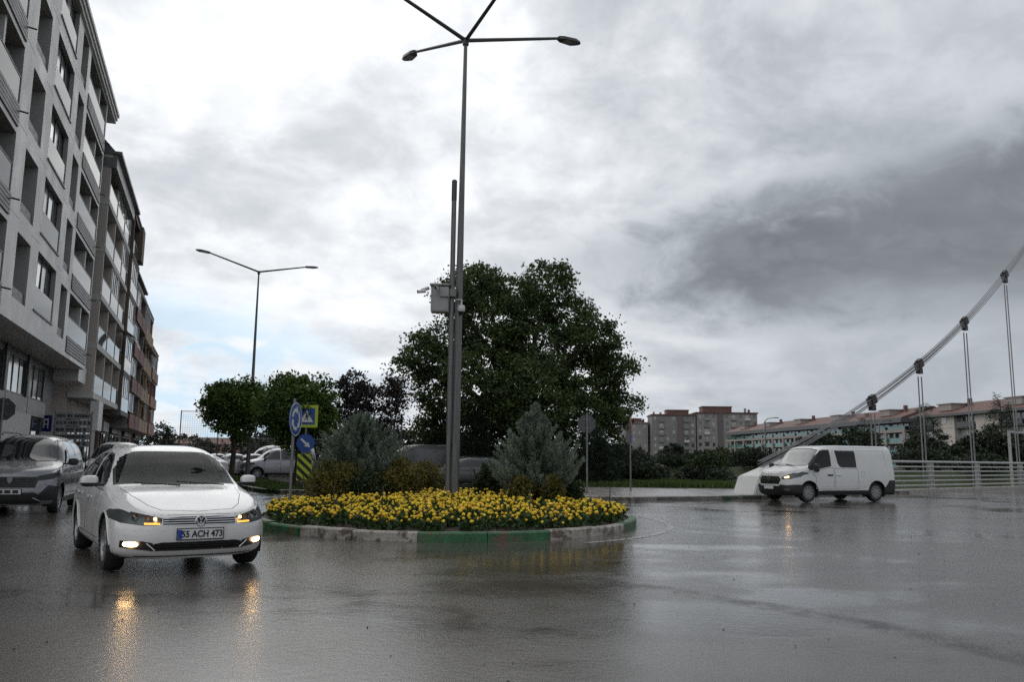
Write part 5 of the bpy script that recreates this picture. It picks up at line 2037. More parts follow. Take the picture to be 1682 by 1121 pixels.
    def take(self, faces, name, m, parent=None, off=0.0, keep=True):
        bm = self.bm
        vm = {}
        V, F = [], []
        for f in faces:
            idx = []
            for v in f.verts:
                if v not in vm:
                    vm[v] = len(V)
                    V.append(tuple(v.co + v.normal * off))
                idx.append(vm[v])
            F.append(tuple(idx))
        bmesh.ops.delete(bm, geom=list(faces), context='FACES')
        if not keep:
            return None
        me = bpy.data.meshes.new(name)
        me.from_pydata(V, [], F)
        me.materials.append(m)
        me.polygons.foreach_set('use_smooth', [True] * len(F))
        return link(name, me, parent or self.root)

    def panel(self, poly, axis, cond, name, m, gap=0.009, off=0.0, parent=None, rimmat=None, rimname='panel_gap', rimoff=-0.006):
        self.cut(poly, axis, cond)
        inner = set(self.cut(inset2(poly, gap), axis, cond))
        ia, ib = {'x': (1, 2), 'y': (0, 2), 'z': (0, 1)}[axis]
        outer = []
        for f in self.bm.faces:
            if f not in inner:
                c = f.calc_center_median()
                if inpoly((c[ia], c[ib]), poly) and cond(c, f.normal):
                    outer.append(f)
        o = self.take(list(inner), name, m, parent, off)
        if outer:
            self.take([f for f in outer if f.is_valid], rimname, rimmat or M_seam, o, rimoff)
        return o

    def plain(self, poly, axis, cond, name, m, off=0.0, parent=None):
        return self.take(self.cut(poly, axis, cond), name, m, parent, off)

    def arches(self, xs, wr, ra, depth=0.32, lip=None):
        W = self.sp['W']
        for x in xs:
            for sg in (1, -1):
                pts = [(x + ra * math.cos(2 * math.pi * k / 28), wr + ra * math.sin(2 * math.pi * k / 28)) for k in range(28)]
                lim = W * 0.5
                fs = self.cut(pts, 'y', lambda c, n, sg=sg: c.y * sg > lim)
                self.take(fs, '', None, keep=False)
                b = MB()
                prof = []
                ys = [W * 0.97, W - depth]
                vs, fc = [], []
                N = 18
                for y in ys:
                    for k in range(N + 1):
                        a = R(-25) + R(230) * k / N
                        vs.append((x + (ra + 0.002) * math.cos(a), y * sg, max(wr + (ra + 0.002) * math.sin(a), 0.14)))
                for k in range(N):
                    fc.append((k, k + 1, N + 1 + k + 1, N + 1 + k))
                fc.append(tuple(N + 1 + k for k in range(N + 1)))
                b.add(vs, fc)
                b.build('wheel_arch', M_trim, self.root)
                if lip:
                    pts3 = []
                    for k in range(15):
                        a = R(2) + R(176) * k / 14
                        xx, zz = x + (ra + 0.012) * math.cos(a), wr + (ra + 0.012) * math.sin(a)
                        pts3.append((xx, self.sy(xx, zz, sg) + 0.002 * sg, zz))
                    MB().tube(pts3, 0.014, 6).build('arch_lip', lip, self.root, smooth=True)

    def wheels(self, xs, wr, half, rim_r, style, width=0.21, steer=0.0):
        if not hasattr(self, 'wm'):
            t = MB()
            w2 = width / 2
            t.lathe([(rim_r, -w2 + 0.02), (rim_r + 0.02, -w2), (wr - 0.03, -w2), (wr - 0.006, -w2 + 0.025), (wr, 0), (wr - 0.006, w2 - 0.025), (wr - 0.03, w2), (rim_r + 0.02, w2), (rim_r, w2 - 0.012)], 36)
            t.lathe([(rim_r, w2 - 0.012), (rim_r - 0.012, w2 - 0.05), (0.0, w2 - 0.085)], 36)
            rm = MB()
            if style == 'alloy':
                rm.lathe([(rim_r - 0.001, w2 - 0.02), (rim_r - 0.002, w2 - 0.002), (rim_r - 0.018, w2 - 0.006), (rim_r - 0.03, w2 - 0.05)], 36)
                for k in range(10):
                    a = 2 * math.pi * k / 10
                    M = Matrix.Rotation(-a, 4, 'Y')
                    vs = [M @ Vector(v) for v in ((0.035, w2 - 0.03, -0.022), (rim_r - 0.02, w2 - 0.018, -0.016), (rim_r - 0.02, w2 - 0.018, 0.016), (0.035, w2 - 0.03, 0.022),
                                                  (0.035, w2 - 0.06, -0.026), (rim_r - 0.02, w2 - 0.05, -0.022), (rim_r - 0.02, w2 - 0.05, 0.022), (0.035, w2 - 0.06, 0.026))]
                    rm.add(vs, [(0, 1, 2, 3), (0, 4, 5, 1), (2, 6, 7, 3), (1, 5, 6, 2)])
                rm.lathe([(0.0, w2 - 0.018), (0.04, w2 - 0.02), (0.055, w2 - 0.035)], 20)
                mrim = M_alloy
            else:
                rm.lathe([(rim_r - 0.001, w2 - 0.014), (rim_r - 0.004, w2 + 0.004), (rim_r - 0.03, w2 + 0.006), (rim_r * 0.55, w2 - 0.012), (0.07, w2 - 0.004), (0.0, w2 + 0.002)], 36)
                mrim = M_hub
            self.wm = [t.build('tyre', M_tyre, None, smooth=True), rm.build('rim', mrim, None, smooth=True)]
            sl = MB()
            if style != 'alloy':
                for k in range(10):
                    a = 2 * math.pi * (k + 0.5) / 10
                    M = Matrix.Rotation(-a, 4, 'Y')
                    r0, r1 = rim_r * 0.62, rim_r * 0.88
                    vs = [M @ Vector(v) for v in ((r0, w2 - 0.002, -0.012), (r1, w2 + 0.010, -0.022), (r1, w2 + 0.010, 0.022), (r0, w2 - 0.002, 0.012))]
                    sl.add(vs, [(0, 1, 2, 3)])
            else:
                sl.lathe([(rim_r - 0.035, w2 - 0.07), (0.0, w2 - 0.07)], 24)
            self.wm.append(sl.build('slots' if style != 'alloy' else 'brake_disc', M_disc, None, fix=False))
            meshes = [o.data for o in self.wm]
            for o in self.wm:
                bpy.data.objects.remove(o)
            self.wm = meshes
        for i, x in enumerate(xs):
            for sg in (1, -1):
                w_ = link('wheel', self.wm[0], self.root)
                w_.location = (x, (half - width / 2) * sg, wr)
                w_.rotation_euler = (0, random.uniform(0, 6), (0 if sg > 0 else math.pi) + (steer if i == 0 else 0))
                w_.rotation_mode = 'ZYX' if False else 'XYZ'
                link('rim', self.wm[1], w_)
                link('slots' if style != 'alloy' else 'brake_disc', self.wm[2], w_)

    def front_tube(self, yz, r_, name, m, parent=None, off=0.004):
        b = MB()
        b.tube([(self.fx(y, z) + off, y, z) for y, z in yz], r_, 6)
        return b.build(name, m, parent or self.root, smooth=True)

    def front_band(self, y0, y1, z0, z1, name, m, parent=None, off=0.006, n=16, zf0=None):
        """strip lying on the nose between two heights"""
        b = MB()
        for i in range(n + 1):
            y = y0 + (y1 - y0) * i / n
            for z in (z0, z1):
                b.v.append((self.fx(y, z) + off, y, z))
        for i in range(n):
            b.f.append((2 * i, 2 * i + 2, 2 * i + 3, 2 * i + 1))
        k = len(b.v)
        b.v += [(x - 0.03, y, z) for x, y, z in b.v]
        for i in range(n):
            b.f.append((2 * i, 2 * i + 2, k + 2 * i + 2, k + 2 * i))
            b.f.append((2 * i + 1, 2 * i + 3, k + 2 * i + 3, k + 2 * i + 1))
        b.mi = [0] * len(b.f)
        return b.build(name, m, parent or self.root)

    def mirror(self, x, z, sg, m, size=(0.13, 0.21, 0.145), out=0.10, mface=None):
        y = self.sy(x, z, sg)
        cy, cz_ = y + sg * (out + size[1] / 2 - 0.04), z + 0.055

        def shell(lo, hi, k):
            b = MB()
            nu_, nv = 10, 16
            for i in range(nu_ + 1):
                th = lo + (hi - lo) * i / nu_
                for j in range(nv):
                    ph = 2 * math.pi * j / nv
                    pw = lambda t: math.copysign(abs(t) ** 0.62, t)
                    px_ = size[0] / 2 * k * pw(math.cos(th)) * pw(math.cos(ph))
                    py_ = size[1] / 2 * k * pw(math.cos(th)) * pw(math.sin(ph))
                    pz_ = size[2] / 2 * k * pw(math.sin(th))
                    px_ = max(px_, -size[0] * 0.34)
                    b.v.append((x + px_, cy + py_ * (1 - 0.25 * max(0, px_ / size[0] * 2)), cz_ + pz_))
            for i in range(nu_):
                for j in range(nv):
                    b.f.append((i * nv + j, i * nv + (j + 1) % nv, (i + 1) * nv + (j + 1) % nv, (i + 1) * nv + j))
            b.mi = [0] * len(b.f)
            return b
        o = shell(-0.12, math.pi / 2, 1.0).build('door_mirror', m, self.root, smooth=True)
        shell(-math.pi / 2, -0.12, 0.99).build('mirror_base', M_trim, o, smooth=True)
        MB().cbox((x - size[0] * 0.36, cy, cz_), (0.012, size[1] * 0.8, size[2] * 0.74), 0.004).build('mirror_glass', M_chrome, o)
        MB().cbox((x + 0.01, y + sg * (out * 0.35), z + 0.01), (0.06, out + 0.07, 0.04), 0.012).build('mirror_arm', M_trim, o, smooth=True)

    def finish(self, m, lining=True, ang=0.6):
        bm = self.bm
        me = bpy.data.meshes.new('body')
        bm.to_mesh(me)
        me.materials.append(m)
        auto_smooth(me, ang)
        o = link('body', me, self.root)
        if lining:
            for v in bm.verts:
                v.co = v.co - v.normal * 0.022
            bmesh.ops.reverse_faces(bm, faces=bm.faces)
            ml = bpy.data.meshes.new('lining')
            bm.to_mesh(ml)
            ml.materials.append(M_inner)
            link('lining', ml, self.root)
        bm.free()
        return o

    def plate(self, x, y, z, w_, h, txt=None, tilt=0.0, back=False):
        sgx = -1 if back else 1
        p = MB().cbox((x, y, z), (0.012, w_, h), 0.003).build('number_plate', M_plate, self.root)
        MB().b2(x + sgx * 0.0065, x + sgx * 0.0085, y - w_ / 2 * 1.0 if not back else y + w_ / 2 - 0.045, (y - w_ / 2 + 0.045) if not back else y + w_ / 2, z - h / 2 + 0.004, z + h / 2 - 0.004).build('blue_strip', M_plateblue, p)
        MB().b2(x - 0.008, x - 0.002, y - w_ / 2 - 0.012, y + w_ / 2 + 0.012, z - h / 2 - 0.012, z + h / 2 + 0.012).build('plate_holder', M_trim, p)
        if txt:
            me = text_mesh(txt, h * 0.92, M_ink, 0.001, 0.86)
            o = link('lettering', me, p)
            o.location = (x + sgx * 0.0085, y + 0.018, z - 0.002)
            o.rotation_euler = (R(90), 0, R(90 * sgx))
        return p


CF = lambda c, n: n.x > 0.12 and c.x > 0.3
def SIDE(sg, zmin=0.0, lim=0.35):
    return lambda c, n: n.y * sg > lim and c.y * sg > 0.2 and c.z > zmin


def mir(poly):
    return [(-a, b) for a, b in poly][::-1]


# ---- white saloon with its fog lamps on
sp = dict(W=0.91, bot=0.20, p=5.6, q=3.8, tum=0.18, cabH=0.50, bow=0.16, cowl=0.98, rooff=0.12,
          top=[(2.29, .66), (2.24, .715), (2.12, .765), (1.9, .825), (1.5, .905), (1.15, .955), (0.98, .985), (0.82, 1.055), (0.45, 1.285), (0.12, 1.43), (-0.25, 1.49), (-0.7, 1.505), (-1.2, 1.46), (-1.6, 1.32), (-1.95, 1.12), (-2.15, 1.075), (-2.4, 1.05), (-2.48, 0.98)],
          belt=[(2.29, .60), (2.1, .69), (1.8, .76), (1.35, .84), (0.95, .915), (0, .95), (-1, .985), (-2, .985), (-2.48, .90)],
          front=(1.25, 1.04, 3.05), rear=(-1.55, 0.93, 3.2),
          nose=[(0.2, -.10), (.32, -.02), (.45, 0.0), (.56, -.005), (.66, -.05), (.80, -.16), (1.0, -.2)], tail=[(0.2, -.1), (.5, 0), (.9, -.02), (1.1, -.06)],
          side=[(0, .90), (.05, .955), (.22, .985), (.5, 1.0), (.72, .992), (.86, .972), (1, .93)], nm=70, ne=18)
car = Car('saloon_car', 'white saloon car with lit fog lamps turning in front of the island', 'car', None, (-4.55, 11.35, 0), 0.0, sp)
HEAD = -0.985
# place by the front axle
FXA = Vector((-4.08, 10.45, 0))
hd = Vector((math.cos(HEAD), math.sin(HEAD), 0))
car.root.location = FXA - hd * 1.356
car.root.rotation_euler = (0, 0, HEAD)
ws = [(-.75, .985), (-.40, .965), (0, .96), (.40, .965), (.75, .985), (.715, 1.19), (.655, 1.40), (.3, 1.43), (0, 1.435), (-.3, 1.43), (-.655, 1.40), (-.715, 1.19)]
car.panel(ws, 'x', lambda c, n: n.x > 0.33 and 0.0 < c.x < 1.25 and c.z > 0.94 and n.z > 0.3, 'windscreen', M_carglass, 0.03, -0.004, rimmat=M_trim, rimname='windscreen_surround', rimoff=-0.003)
rw = [(-.6, 1.10), (.6, 1.10), (.52, 1.37), (-.52, 1.37)]
car.panel(rw, 'x', lambda c, n: n.x < -0.3 and c.x < -0.9 and c.z > 1.0, 'rear_window', M_carglassd, 0.02, -0.004, rimmat=M_trim, rimname='window_surround')
for sg in (1, -1):
    cs_ = SIDE(sg, 0.9, 0.62)
    dlo = [(.62, .965), (.70, .99), (.52, 1.12), (.18, 1.315), (-.02, 1.375), (-.30, 1.395), (-.30, .975)]
    car.panel(dlo, 'y', cs_, 'side_window', M_carglass, 0.022, -0.004, rimmat=M_trim, rimname='window_surround', rimoff=-0.002)
    dlo = [(-.40, .98), (-.40, 1.395), (-.75, 1.385), (-1.06, 1.33), (-1.06, .99)]
    car.panel(dlo, 'y', cs_, 'side_window', M_carglass, 0.022, -0.004, rimmat=M_trim, rimname='window_surround', rimoff=-0.002)
    dlo = [(-1.11, .995), (-1.11, 1.315), (-1.35, 1.215), (-1.55, 1.09), (-1.50, 1.02)]
    car.panel(dlo, 'y', cs_, 'quarter_window', M_carglassd, 0.018, -0.004, rimmat=M_trim, rimname='window_surround', rimoff=-0.002)
    ydoor = SIDE(sg, 0.2, 0.3)
    d1 = [(.86, .34), (.93, .55), (.90, .80), (.80, .925), (-.345, .955), (-.345, .34)]
    do = car.panel(d1, 'y', ydoor, 'door', M_white, 0.010)
    y_ = car.sy(-.18, .80, sg)
    MB().cbox((-.18, y_ + 0.018 * sg, .815), (.21, .022, .03), 0.009).build('handle', M_white, do, smooth=True)
    d2 = [(-.365, .34), (-.365, .955), (-1.50, .985), (-1.62, .90), (-1.40, .72), (-1.12, .66), (-1.02, .5), (-.98, .34)]
    do = car.panel(d2, 'y', ydoor, 'door', M_white, 0.010)
    y_ = car.sy(-1.2, .82, sg)
    MB().cbox((-1.22, y_ + 0.018 * sg, .835), (.21, .022, .03), 0.009).build('handle', M_white, do, smooth=True)
    # head lamp: lens over a reflector bowl
    hl = [(.405, .655), (.415, .60), (.45, .575), (.60, .575), (.80, .60), (.885, .635), (.90, .69), (.875, .735), (.80, .745), (.60, .70)]
    if sg < 0:
        hl = mir(hl)
    fc = car.cut(hl, 'x', lambda c, n: n.x > 0.03 and c.x > 1.2 and n.z < 0.75)
    vs_ = [(v.co - Vector((.085, 0.02 * sg, 0))) for f in fc for v in f.verts]
    lens = car.take(fc, 'headlight', M_lens, None, -0.001)
    rf = lens.data.copy()
    for v in rf.vertices:
        v.co.x -= 0.06
        v.co.y -= 0.012 * sg
    rf.materials.clear()
    rf.materials.append(M_reflector)
    link('reflector', rf, lens)
    for (yy, zz, r_) in ((.66, .66, .05), (.54, .64, .042)):
        xx = car.fx(yy * sg, zz)
        M = Matrix.Translation((xx - 0.045, yy * sg, zz)) @ Matrix.Rotation(R(90), 4, 'Z')
        MB().lathe([(r_, -0.035), (r_ * .9, -0.03), (r_ * 0.8, 0.0), (0, 0.01)], 20, M).build('projector', M_chrome if yy > .6 else M_reflector, lens, smooth=True)
    car.front_tube([(yy * sg, .592 + 0.02 * (yy - .43)) for yy in (.43, .47, .51, .55, .585)], 0.011, 'indicator', M_amber, lens, off=-0.022)
    xx = car.fx(.475 * sg, .645)
    MB().lathe([(0, -0.02), (0.014, -0.014), (0.02, 0), (0.014, 0.014), (0, 0.02)], 10, Matrix.Translation((xx - 0.03, .475 * sg, .645))).build('side_light', M_ambers, lens, smooth=True)
    # lower grille corner with fog lamp
    fg = [(.47, .345), (.52, .295), (.80, .325), (.80, .405), (.60, .405), (.50, .385)]
    if sg < 0:
        fg = mir(fg)
    car.plain(fg, 'x', lambda c, n: n.x > 0.03 and c.x > 1.2, 'fog_lamp_bezel', M_trim, -0.02)
    lampb = MB()
    lampb.v.append((car.fx(.705 * sg, .367) + 0.004, .705 * sg, .367))
    for i in range(20):
        a_ = 2 * math.pi * i / 20
        yy, zz = .705 + .068 * math.copysign(abs(math.cos(a_)) ** 0.7, math.cos(a_)), .367 + .029 * math.copysign(abs(math.sin(a_)) ** 0.7, math.sin(a_))
        lampb.v.append((car.fx(yy * sg, zz) - 0.004, yy * sg, zz))
    lampb.f = [(0, 1 + i, 1 + (i + 1) % 20) for i in range(20)]
    lampb.mi = [0] * 20
    lampb.build('fog_lamp', M_fog, car.root, fix=False)
    car.front_tube([(yy * sg, .30 + (yy - .47) * 0.9) for yy in (.47, .50, .53, .56)], 0.008, 'chrome_strip', M_chrome, off=0.003)
# middle intake and grille
car.plain([(-.52, .29), (.52, .29), (.48, .375), (.40, .39), (-.40, .39), (-.48, .375)], 'x', lambda c, n: n.x > 0.1 and c.x > 1.2, 'lower_intake', M_trim, -0.03)
gr = car.plain([(-.40, .572), (.40, .572), (.40, .655), (.2, .668), (-.2, .668), (-.40, .655)], 'x', lambda c, n: n.x > 0.03 and c.x > 1.2, 'grille', M_trim, -0.03)
for z in (.578, .603, .628, .653):
    car.front_band(-.395, .395, z - .0045, z + .0045, 'slat', M_chrome, gr, off=0.004)
for z in (.31, .335, .36):
    car.front_band(-.46, .46, z - .004, z + .004, 'intake_bar', M_trim, off=-0.008)
car.front_band(-.66, .66, .222, .235, 'chin_strip', M_trim, off=0.006)
xe = car.fx(0, .618) + 0.012
em = MB().lathe([(.066, -.012), (.066, .008), (.056, .012), (.052, .0), (.0, 0.0)], 32, Matrix.Translation((xe, 0, .618)) @ Matrix.Rotation(R(-90), 4, 'Z')).build('emblem', M_chrome, car.root, smooth=True)
MB().lathe([(.053, .003), (.0, .003)], 32, Matrix.Translation((xe, 0, .618)) @ Matrix.Rotation(R(-90), 4, 'Z')).build('emblem_field', M_trim, em, fix=False)


def bar2(b, p, q, w_, x, d=0.006):
    p, q = Vector(p), Vector(q)
    t = (q - p).normalized()
    n = Vector((-t.y, t.x)) * w_ / 2
    c_ = [p + n, q + n, q - n, p - n]
    vs = [(x, a.x, a.y) for a in c_] + [(x + d, a.x, a.y) for a in c_]
    b.add(vs, [(0, 1, 2, 3), (4, 5, 6, 7), (0, 1, 5, 4), (1, 2, 6, 5), (2, 3, 7, 6), (3, 0, 4, 7)])


lt = MB()
z0 = .618
for (p, q) in (((-.022, .050), (0, .010)), ((.022, .050), (0, .010)), ((-.047, .022), (-.022, -.046)), ((-.022, -.046), (0, .0)), ((0, .0), (.022, -.046)), ((.022, -.046), (.047, .022))):
    bar2(lt, (p[0], p[1] + z0), (q[0], q[1] + z0), 0.011, xe + 0.003)
lt.build('emblem_letters', M_chrome, em)
car.plate(car.fx(0, .47) + 0.012, 0, .475, .50, .112, '55 ACH 473')
# bonnet
hood = [(1.02, -.70), (1.5, -.64), (1.9, -.52), (2.08, -.40), (2.14, 0), (2.08, .40), (1.9, .52), (1.5, .64), (1.02, .70), (0.93, .45), (0.90, 0), (0.93, -.45)]
car.panel(hood, 'z', lambda c, n: n.z > 0.5 and c.x > 0.85 and c.z > 0.66 and c.z < 1.04, 'bonnet', M_white, 0.007, 0.0015, rimoff=-0.004)
car.front_band(-.55, .55, .685, .690, 'bonnet_gap', M_seam, off=0.0008)
for sg in (1, -1):
    car.front_tube([(yy * sg, .525) for yy in (.0, .2, .4, .55, .68, .78, .84)], 0.006, 'bumper_crease', M_white, off=-0.001)
car.arches((1.356, -1.356), 0.325, 0.36, lip=M_white)
car.wheels((1.356, -1.356), 0.325, 0.885, 0.215, 'alloy')
car.mirror(.60, .975, 1, M_white)
car.mirror(.60, .975, -1, M_white)
# wipers, cabin
for (a, b_) in (((1.06, .55, .99), (.92, -.02, 1.03)), ((1.07, .0, .985), (.93, -.52, 1.02))):
    MB().tube([a, b_], 0.009, 5).build('wiper', M_black, car.root)
ins = MB()
ins.cbox((.62, 0, .86), (.55, 1.34, .22), 0.05)
car_dash = ins.build('dashboard', M_inner, car.root, smooth=True)
for y in (-.38, .38):
    s_ = MB().cbox((-.22, y, .62), (.5, .5, .18), .05).cbox((-.44, y, .90), (.16, .48, .58), .06, Matrix.Rotation(R(-14), 4, 'Y')).build('seat', M_seat, car.root, smooth=True)
    MB().cbox((-.55, y, 1.27), (.1, .26, .18), .04).build('headrest', M_seat, s_, smooth=True)
MB().cbox((-1.15, 0, .9), (.18, 1.25, .55), .05).build('seat', M_seat, car.root, smooth=True)
MB().lathe([(.18, -.012), (.192, 0), (.18, .012), (.168, 0)], 24, Matrix.Translation((.30, .38, .93)) @ Matrix.Rotation(R(62), 4, 'Y') @ Matrix.Rotation(R(90), 4, 'X'), closed=True).build('steering_wheel', M_black, car.root, smooth=True)
MB().cbox((.22, 0, 1.31), (.03, .22, .06), .012).build('inner_mirror', M_black, car.root, smooth=True)
MB().b2(-1.9, 1.0, -.8, .8, .21, .3).build('cabin_floor', M_inner, car.root)
sh = MB()
for k in range(8):
    a0, a1 = R(-70 + 14 * k), R(-70 + 14 * (k + 1))
    sh.add([(-.05 + .10 * math.cos(a0) * r_ / .1, -.70, 1.17 + r_ * math.sin(a0)) for r_ in (.10, .16)] + [(-.05 + .10 * math.cos(a1) * r_ / .1, -.70, 1.17 + r_ * math.sin(a1)) for r_ in (.16, .10)], [(0, 1, 2, 3)])
sh.build('reflection_patch', M_skyblue, car.root, fix=False)  # added blue crescent, its colour painting a reflection in the side window
car.finish(M_white)

# ---- white panel van on the bridge approach
sp = dict(W=0.965, bot=0.24, p=8.0, q=6.0, tum=0.12, cabH=0.85, bow=0.30, cowl=1.72, rooff=0.80,
          top=[(2.48, .98), (2.42, 1.045), (2.3, 1.09), (2.0, 1.17), (1.75, 1.235), (1.62, 1.285), (1.3, 1.52), (0.95, 1.80), (0.75, 1.895), (0.45, 1.945), (-0.2, 1.968), (-1.5, 1.968), (-2.42, 1.965), (-2.5, 1.955)],
          belt=[(2.48, .84), (2.3, .92), (2.0, 1.0), (1.6, 1.10), (1.2, 1.15), (0, 1.17), (-2.5, 1.17)],
          front=(1.55, 0.93, 2.9), rear=(-2.33, 0.17, 5.0),
          nose=[(0.24, -.10), (.36, -.02), (.5, 0.0), (.75, -.02), (.95, -.06), (1.2, -.12), (1.9, -.12)], tail=[(0.24, -.05), (.5, 0), (1.2, -.01), (1.96, -.04)],
          side=[(0, .95), (.06, .975), (.2, .99), (.5, 1.0), (.75, .99), (1, .965)], nm=64, ne=16)
van = Car('panel_van', 'white panel van with black bumper crossing in front of the bridge', 'van', None, (0, 0, 0), 0.0, sp)
VH = 3.545
hv = Vector((math.cos(VH), math.sin(VH), 0))
van.root.location = Vector((9.85, 29.3, 0)) - hv * 1.55
van.root.rotation_euler = (0, 0, VH)
ws = [(-.78, 1.24), (-.4, 1.225), (0, 1.22), (.4, 1.225), (.78, 1.24), (.76, 1.5), (.70, 1.80), (.4, 1.845), (0, 1.855), (-.4, 1.845), (-.70, 1.80), (-.76, 1.5)]
van.panel(ws, 'x', lambda c, n: n.x > 0.3 and .5 < c.x < 2.0 and c.z > 1.19 and n.z > 0.25, 'windscreen', M_skyrefl, 0.028, -0.003, rimmat=M_trim, rimname='windscreen_surround', rimoff=-0.002)
for sg in (1, -1):
    c1 = SIDE(sg, 1.0, 0.3)
    sw = [(1.50, 1.09), (1.53, 1.17), (1.36, 1.34), (1.05, 1.62), (.86, 1.775), (.72, 1.80), (.50, 1.80), (.50, 1.235), (.62, 1.205), (1.28, 1.10)]
    van.panel(sw, 'y', c1, 'side_window', M_tint, 0.02, -0.003, rimmat=M_trim, rimname='window_surround', rimoff=-0.001)
    sw = [(.27, 1.78), (.20, 1.33), (.13, 1.225), (.03, 1.19), (-.66, 1.19), (-.66, 1.78)]
    van.panel(sw, 'y', c1, 'side_window', M_tint, 0.02, -0.003, rimmat=M_trim, rimname='window_surround', rimoff=-0.001)
    yd = SIDE(sg, 0.26, 0.3)
    rec = [(-.72, 1.80), (-2.06, 1.80), (-2.06, 1.30), (-1.98, 1.22), (-.72, 1.22)]
    van.panel(rec, 'y', yd, 'side_pressing', M_vanwhite, 0.02, -0.006, rimmat=M_vanwhite, rimname='pressing_edge', rimoff=-0.003)
    dr = [(1.22, .44), (1.28, .62), (1.22, .84), (1.34, .94), (1.34, 1.05), (.60, 1.18), (.42, 1.19), (.42, .44)]
    d_ = van.panel(dr, 'y', yd, 'door', M_vanwhite, 0.012)
    MB().cbox((.60, van.sy(.6, .93, sg) + .018 * sg, .93), (.24, .03, .05), .012).build('handle', M_trim, d_, smooth=True)
    sl = [(.37, .44), (.37, 1.165), (-.70, 1.165), (-.70, .44)]
    d_ = van.panel(sl, 'y', yd, 'sliding_door', M_vanwhite, 0.012)
    MB().cbox((.20, van.sy(.2, .93, sg) + .016 * sg, .93), (.20, .03, .05), .012).build('handle', M_vanwhite, d_, smooth=True)
    # sill cladding, bumper corners
    van.plain([(1.2, .23), (1.2, .38), (.9, .40), (-1.2, .40), (-1.2, .23)], 'y', SIDE(sg, 0.0, 0.2), 'sill_cladding', M_trim, 0.006)
    van.plain([(-1.9, .2), (-1.9, .46), (-2.05, .60), (-2.16, .75), (-2.6, .75), (-2.6, .2)], 'y', lambda c, n, sg=sg: c.y * sg > 0.02 and c.x < -1.85, 'rear_bumper', M_trim, 0.008)
    hl = [(.52, .80), (.60, .765), (.80, .78), (.93, .86), (.955, .99), (.92, 1.045), (.80, .985), (.60, .88)]
    if sg < 0:
        hl = mir(hl)
    lens = van.plain(hl, 'x', lambda c, n: n.x > 0.02 and c.x > 1.6 and n.z < 0.8, 'headlight', M_lens, -0.001)
    rf = lens.data.copy()
    for v in rf.vertices:
        v.co.x -= 0.05
        v.co.y -= 0.012 * sg
    rf.materials.clear()
    rf.materials.append(M_reflector)
    link('reflector', rf, lens)
    van.front_tube([(yy * sg, .835 + (yy - .62) * .25) for yy in (.62, .68, .74)], 0.022, 'indicator', M_ambers if sg > 0 else M_reflector, lens, off=-0.015)
    van.mirror(1.36, 1.12, sg, M_trim, (.14, .22, .30), 0.12)
    van.front_band(.62 * sg, .80 * sg, .40, .47, 'fog_lamp', M_reflector, off=0.016, n=6)
    MB().b2(-2.475, -2.455, .80 * sg - .05, .80 * sg + .05, .9, 1.4).build('tail_light', M_tail, van.root)
    MB().tube([(x_, van.sy(x_, .56, sg) + .003 * sg, .56) for x_ in (1.0, .5, 0, -.5, -1.0)], 0.008, 6).build('side_crease', M_vanwhite, van.root, smooth=True)
    MB().tube([(x_, van.sy(x_, 1.90, sg) + .001 * sg, 1.90) for x_ in (.5, 0, -.6, -1.2, -1.8, -2.2)], 0.007, 5).build('roof_gutter', M_seam, van.root, smooth=True)
    if sg > 0:
        van.panel([(-.82, .88), (-.82, 1.06), (-1.0, 1.06), (-1.0, .88)], 'y', yd, 'fuel_flap', M_vanwhite, 0.007)
bump = [(-1.0, .2), (1.0, .2), (1.0, .60), (.86, .60), (.70, .575), (.52, .60), (.44, .545), (-.44, .545), (-.52, .60), (-.70, .575), (-.86, .60), (-1.0, .60)]
van.plain(bump, 'x', lambda c, n: c.x > 1.86, 'front_bumper', M_trim, 0.010)
grv = van.plain([(-.46, .60), (.46, .60), (.52, .74), (.50, .80), (.42, .875), (-.42, .875), (-.50, .80), (-.52, .74)], 'x', lambda c, n: n.x > 0.03 and c.x > 1.5, 'grille', M_trim, -0.012)
for z in (.64, .69, .74):
    van.front_band(-.42, .42, z - .006, z + .006, 'slat', M_trim, grv, off=0.004)
xe = van.fx(0, .80) + 0.012
dmd = MB()
for k, (p, q) in enumerate((((0, .09), (.06, 0)), ((.06, 0), (0, -.09)), ((0, -.09), (-.06, 0)), ((-.06, 0), (0, .09)))):
    bar2(dmd, (p[0], p[1] + .80), (q[0], q[1] + .80), 0.024, xe, 0.012)
dmd.build('emblem', M_alloy, van.root)
van.plate(van.fx(0, .49) + .02, 0, .49, .50, .112)
vp = [c for c in van.root.children if c.name.startswith('number_plate')][0]
vhood = [(1.75, -.72), (2.1, -.66), (2.33, -.50), (2.39, 0), (2.33, .50), (2.1, .66), (1.75, .72), (1.70, 0)]
van.panel(vhood, 'z', lambda c, n: n.z > 0.5 and c.x > 1.6 and .9 < c.z < 1.3, 'bonnet', M_vanwhite, 0.009, 0.001)
van.arches((1.55, -1.55), 0.335, 0.385, 0.34, lip=M_trim)
van.wheels((1.55, -1.55), 0.335, 0.90, 0.225, 'cover')
for (a, b_) in (((1.80, .6, 1.24), (1.62, -.1, 1.29)), ((1.82, -.1, 1.235), (1.64, -.66, 1.28))):
    MB().tube([a, b_], 0.012, 5).build('wiper', M_black, van.root)
van.finish(M_vanwhite, lining=False)


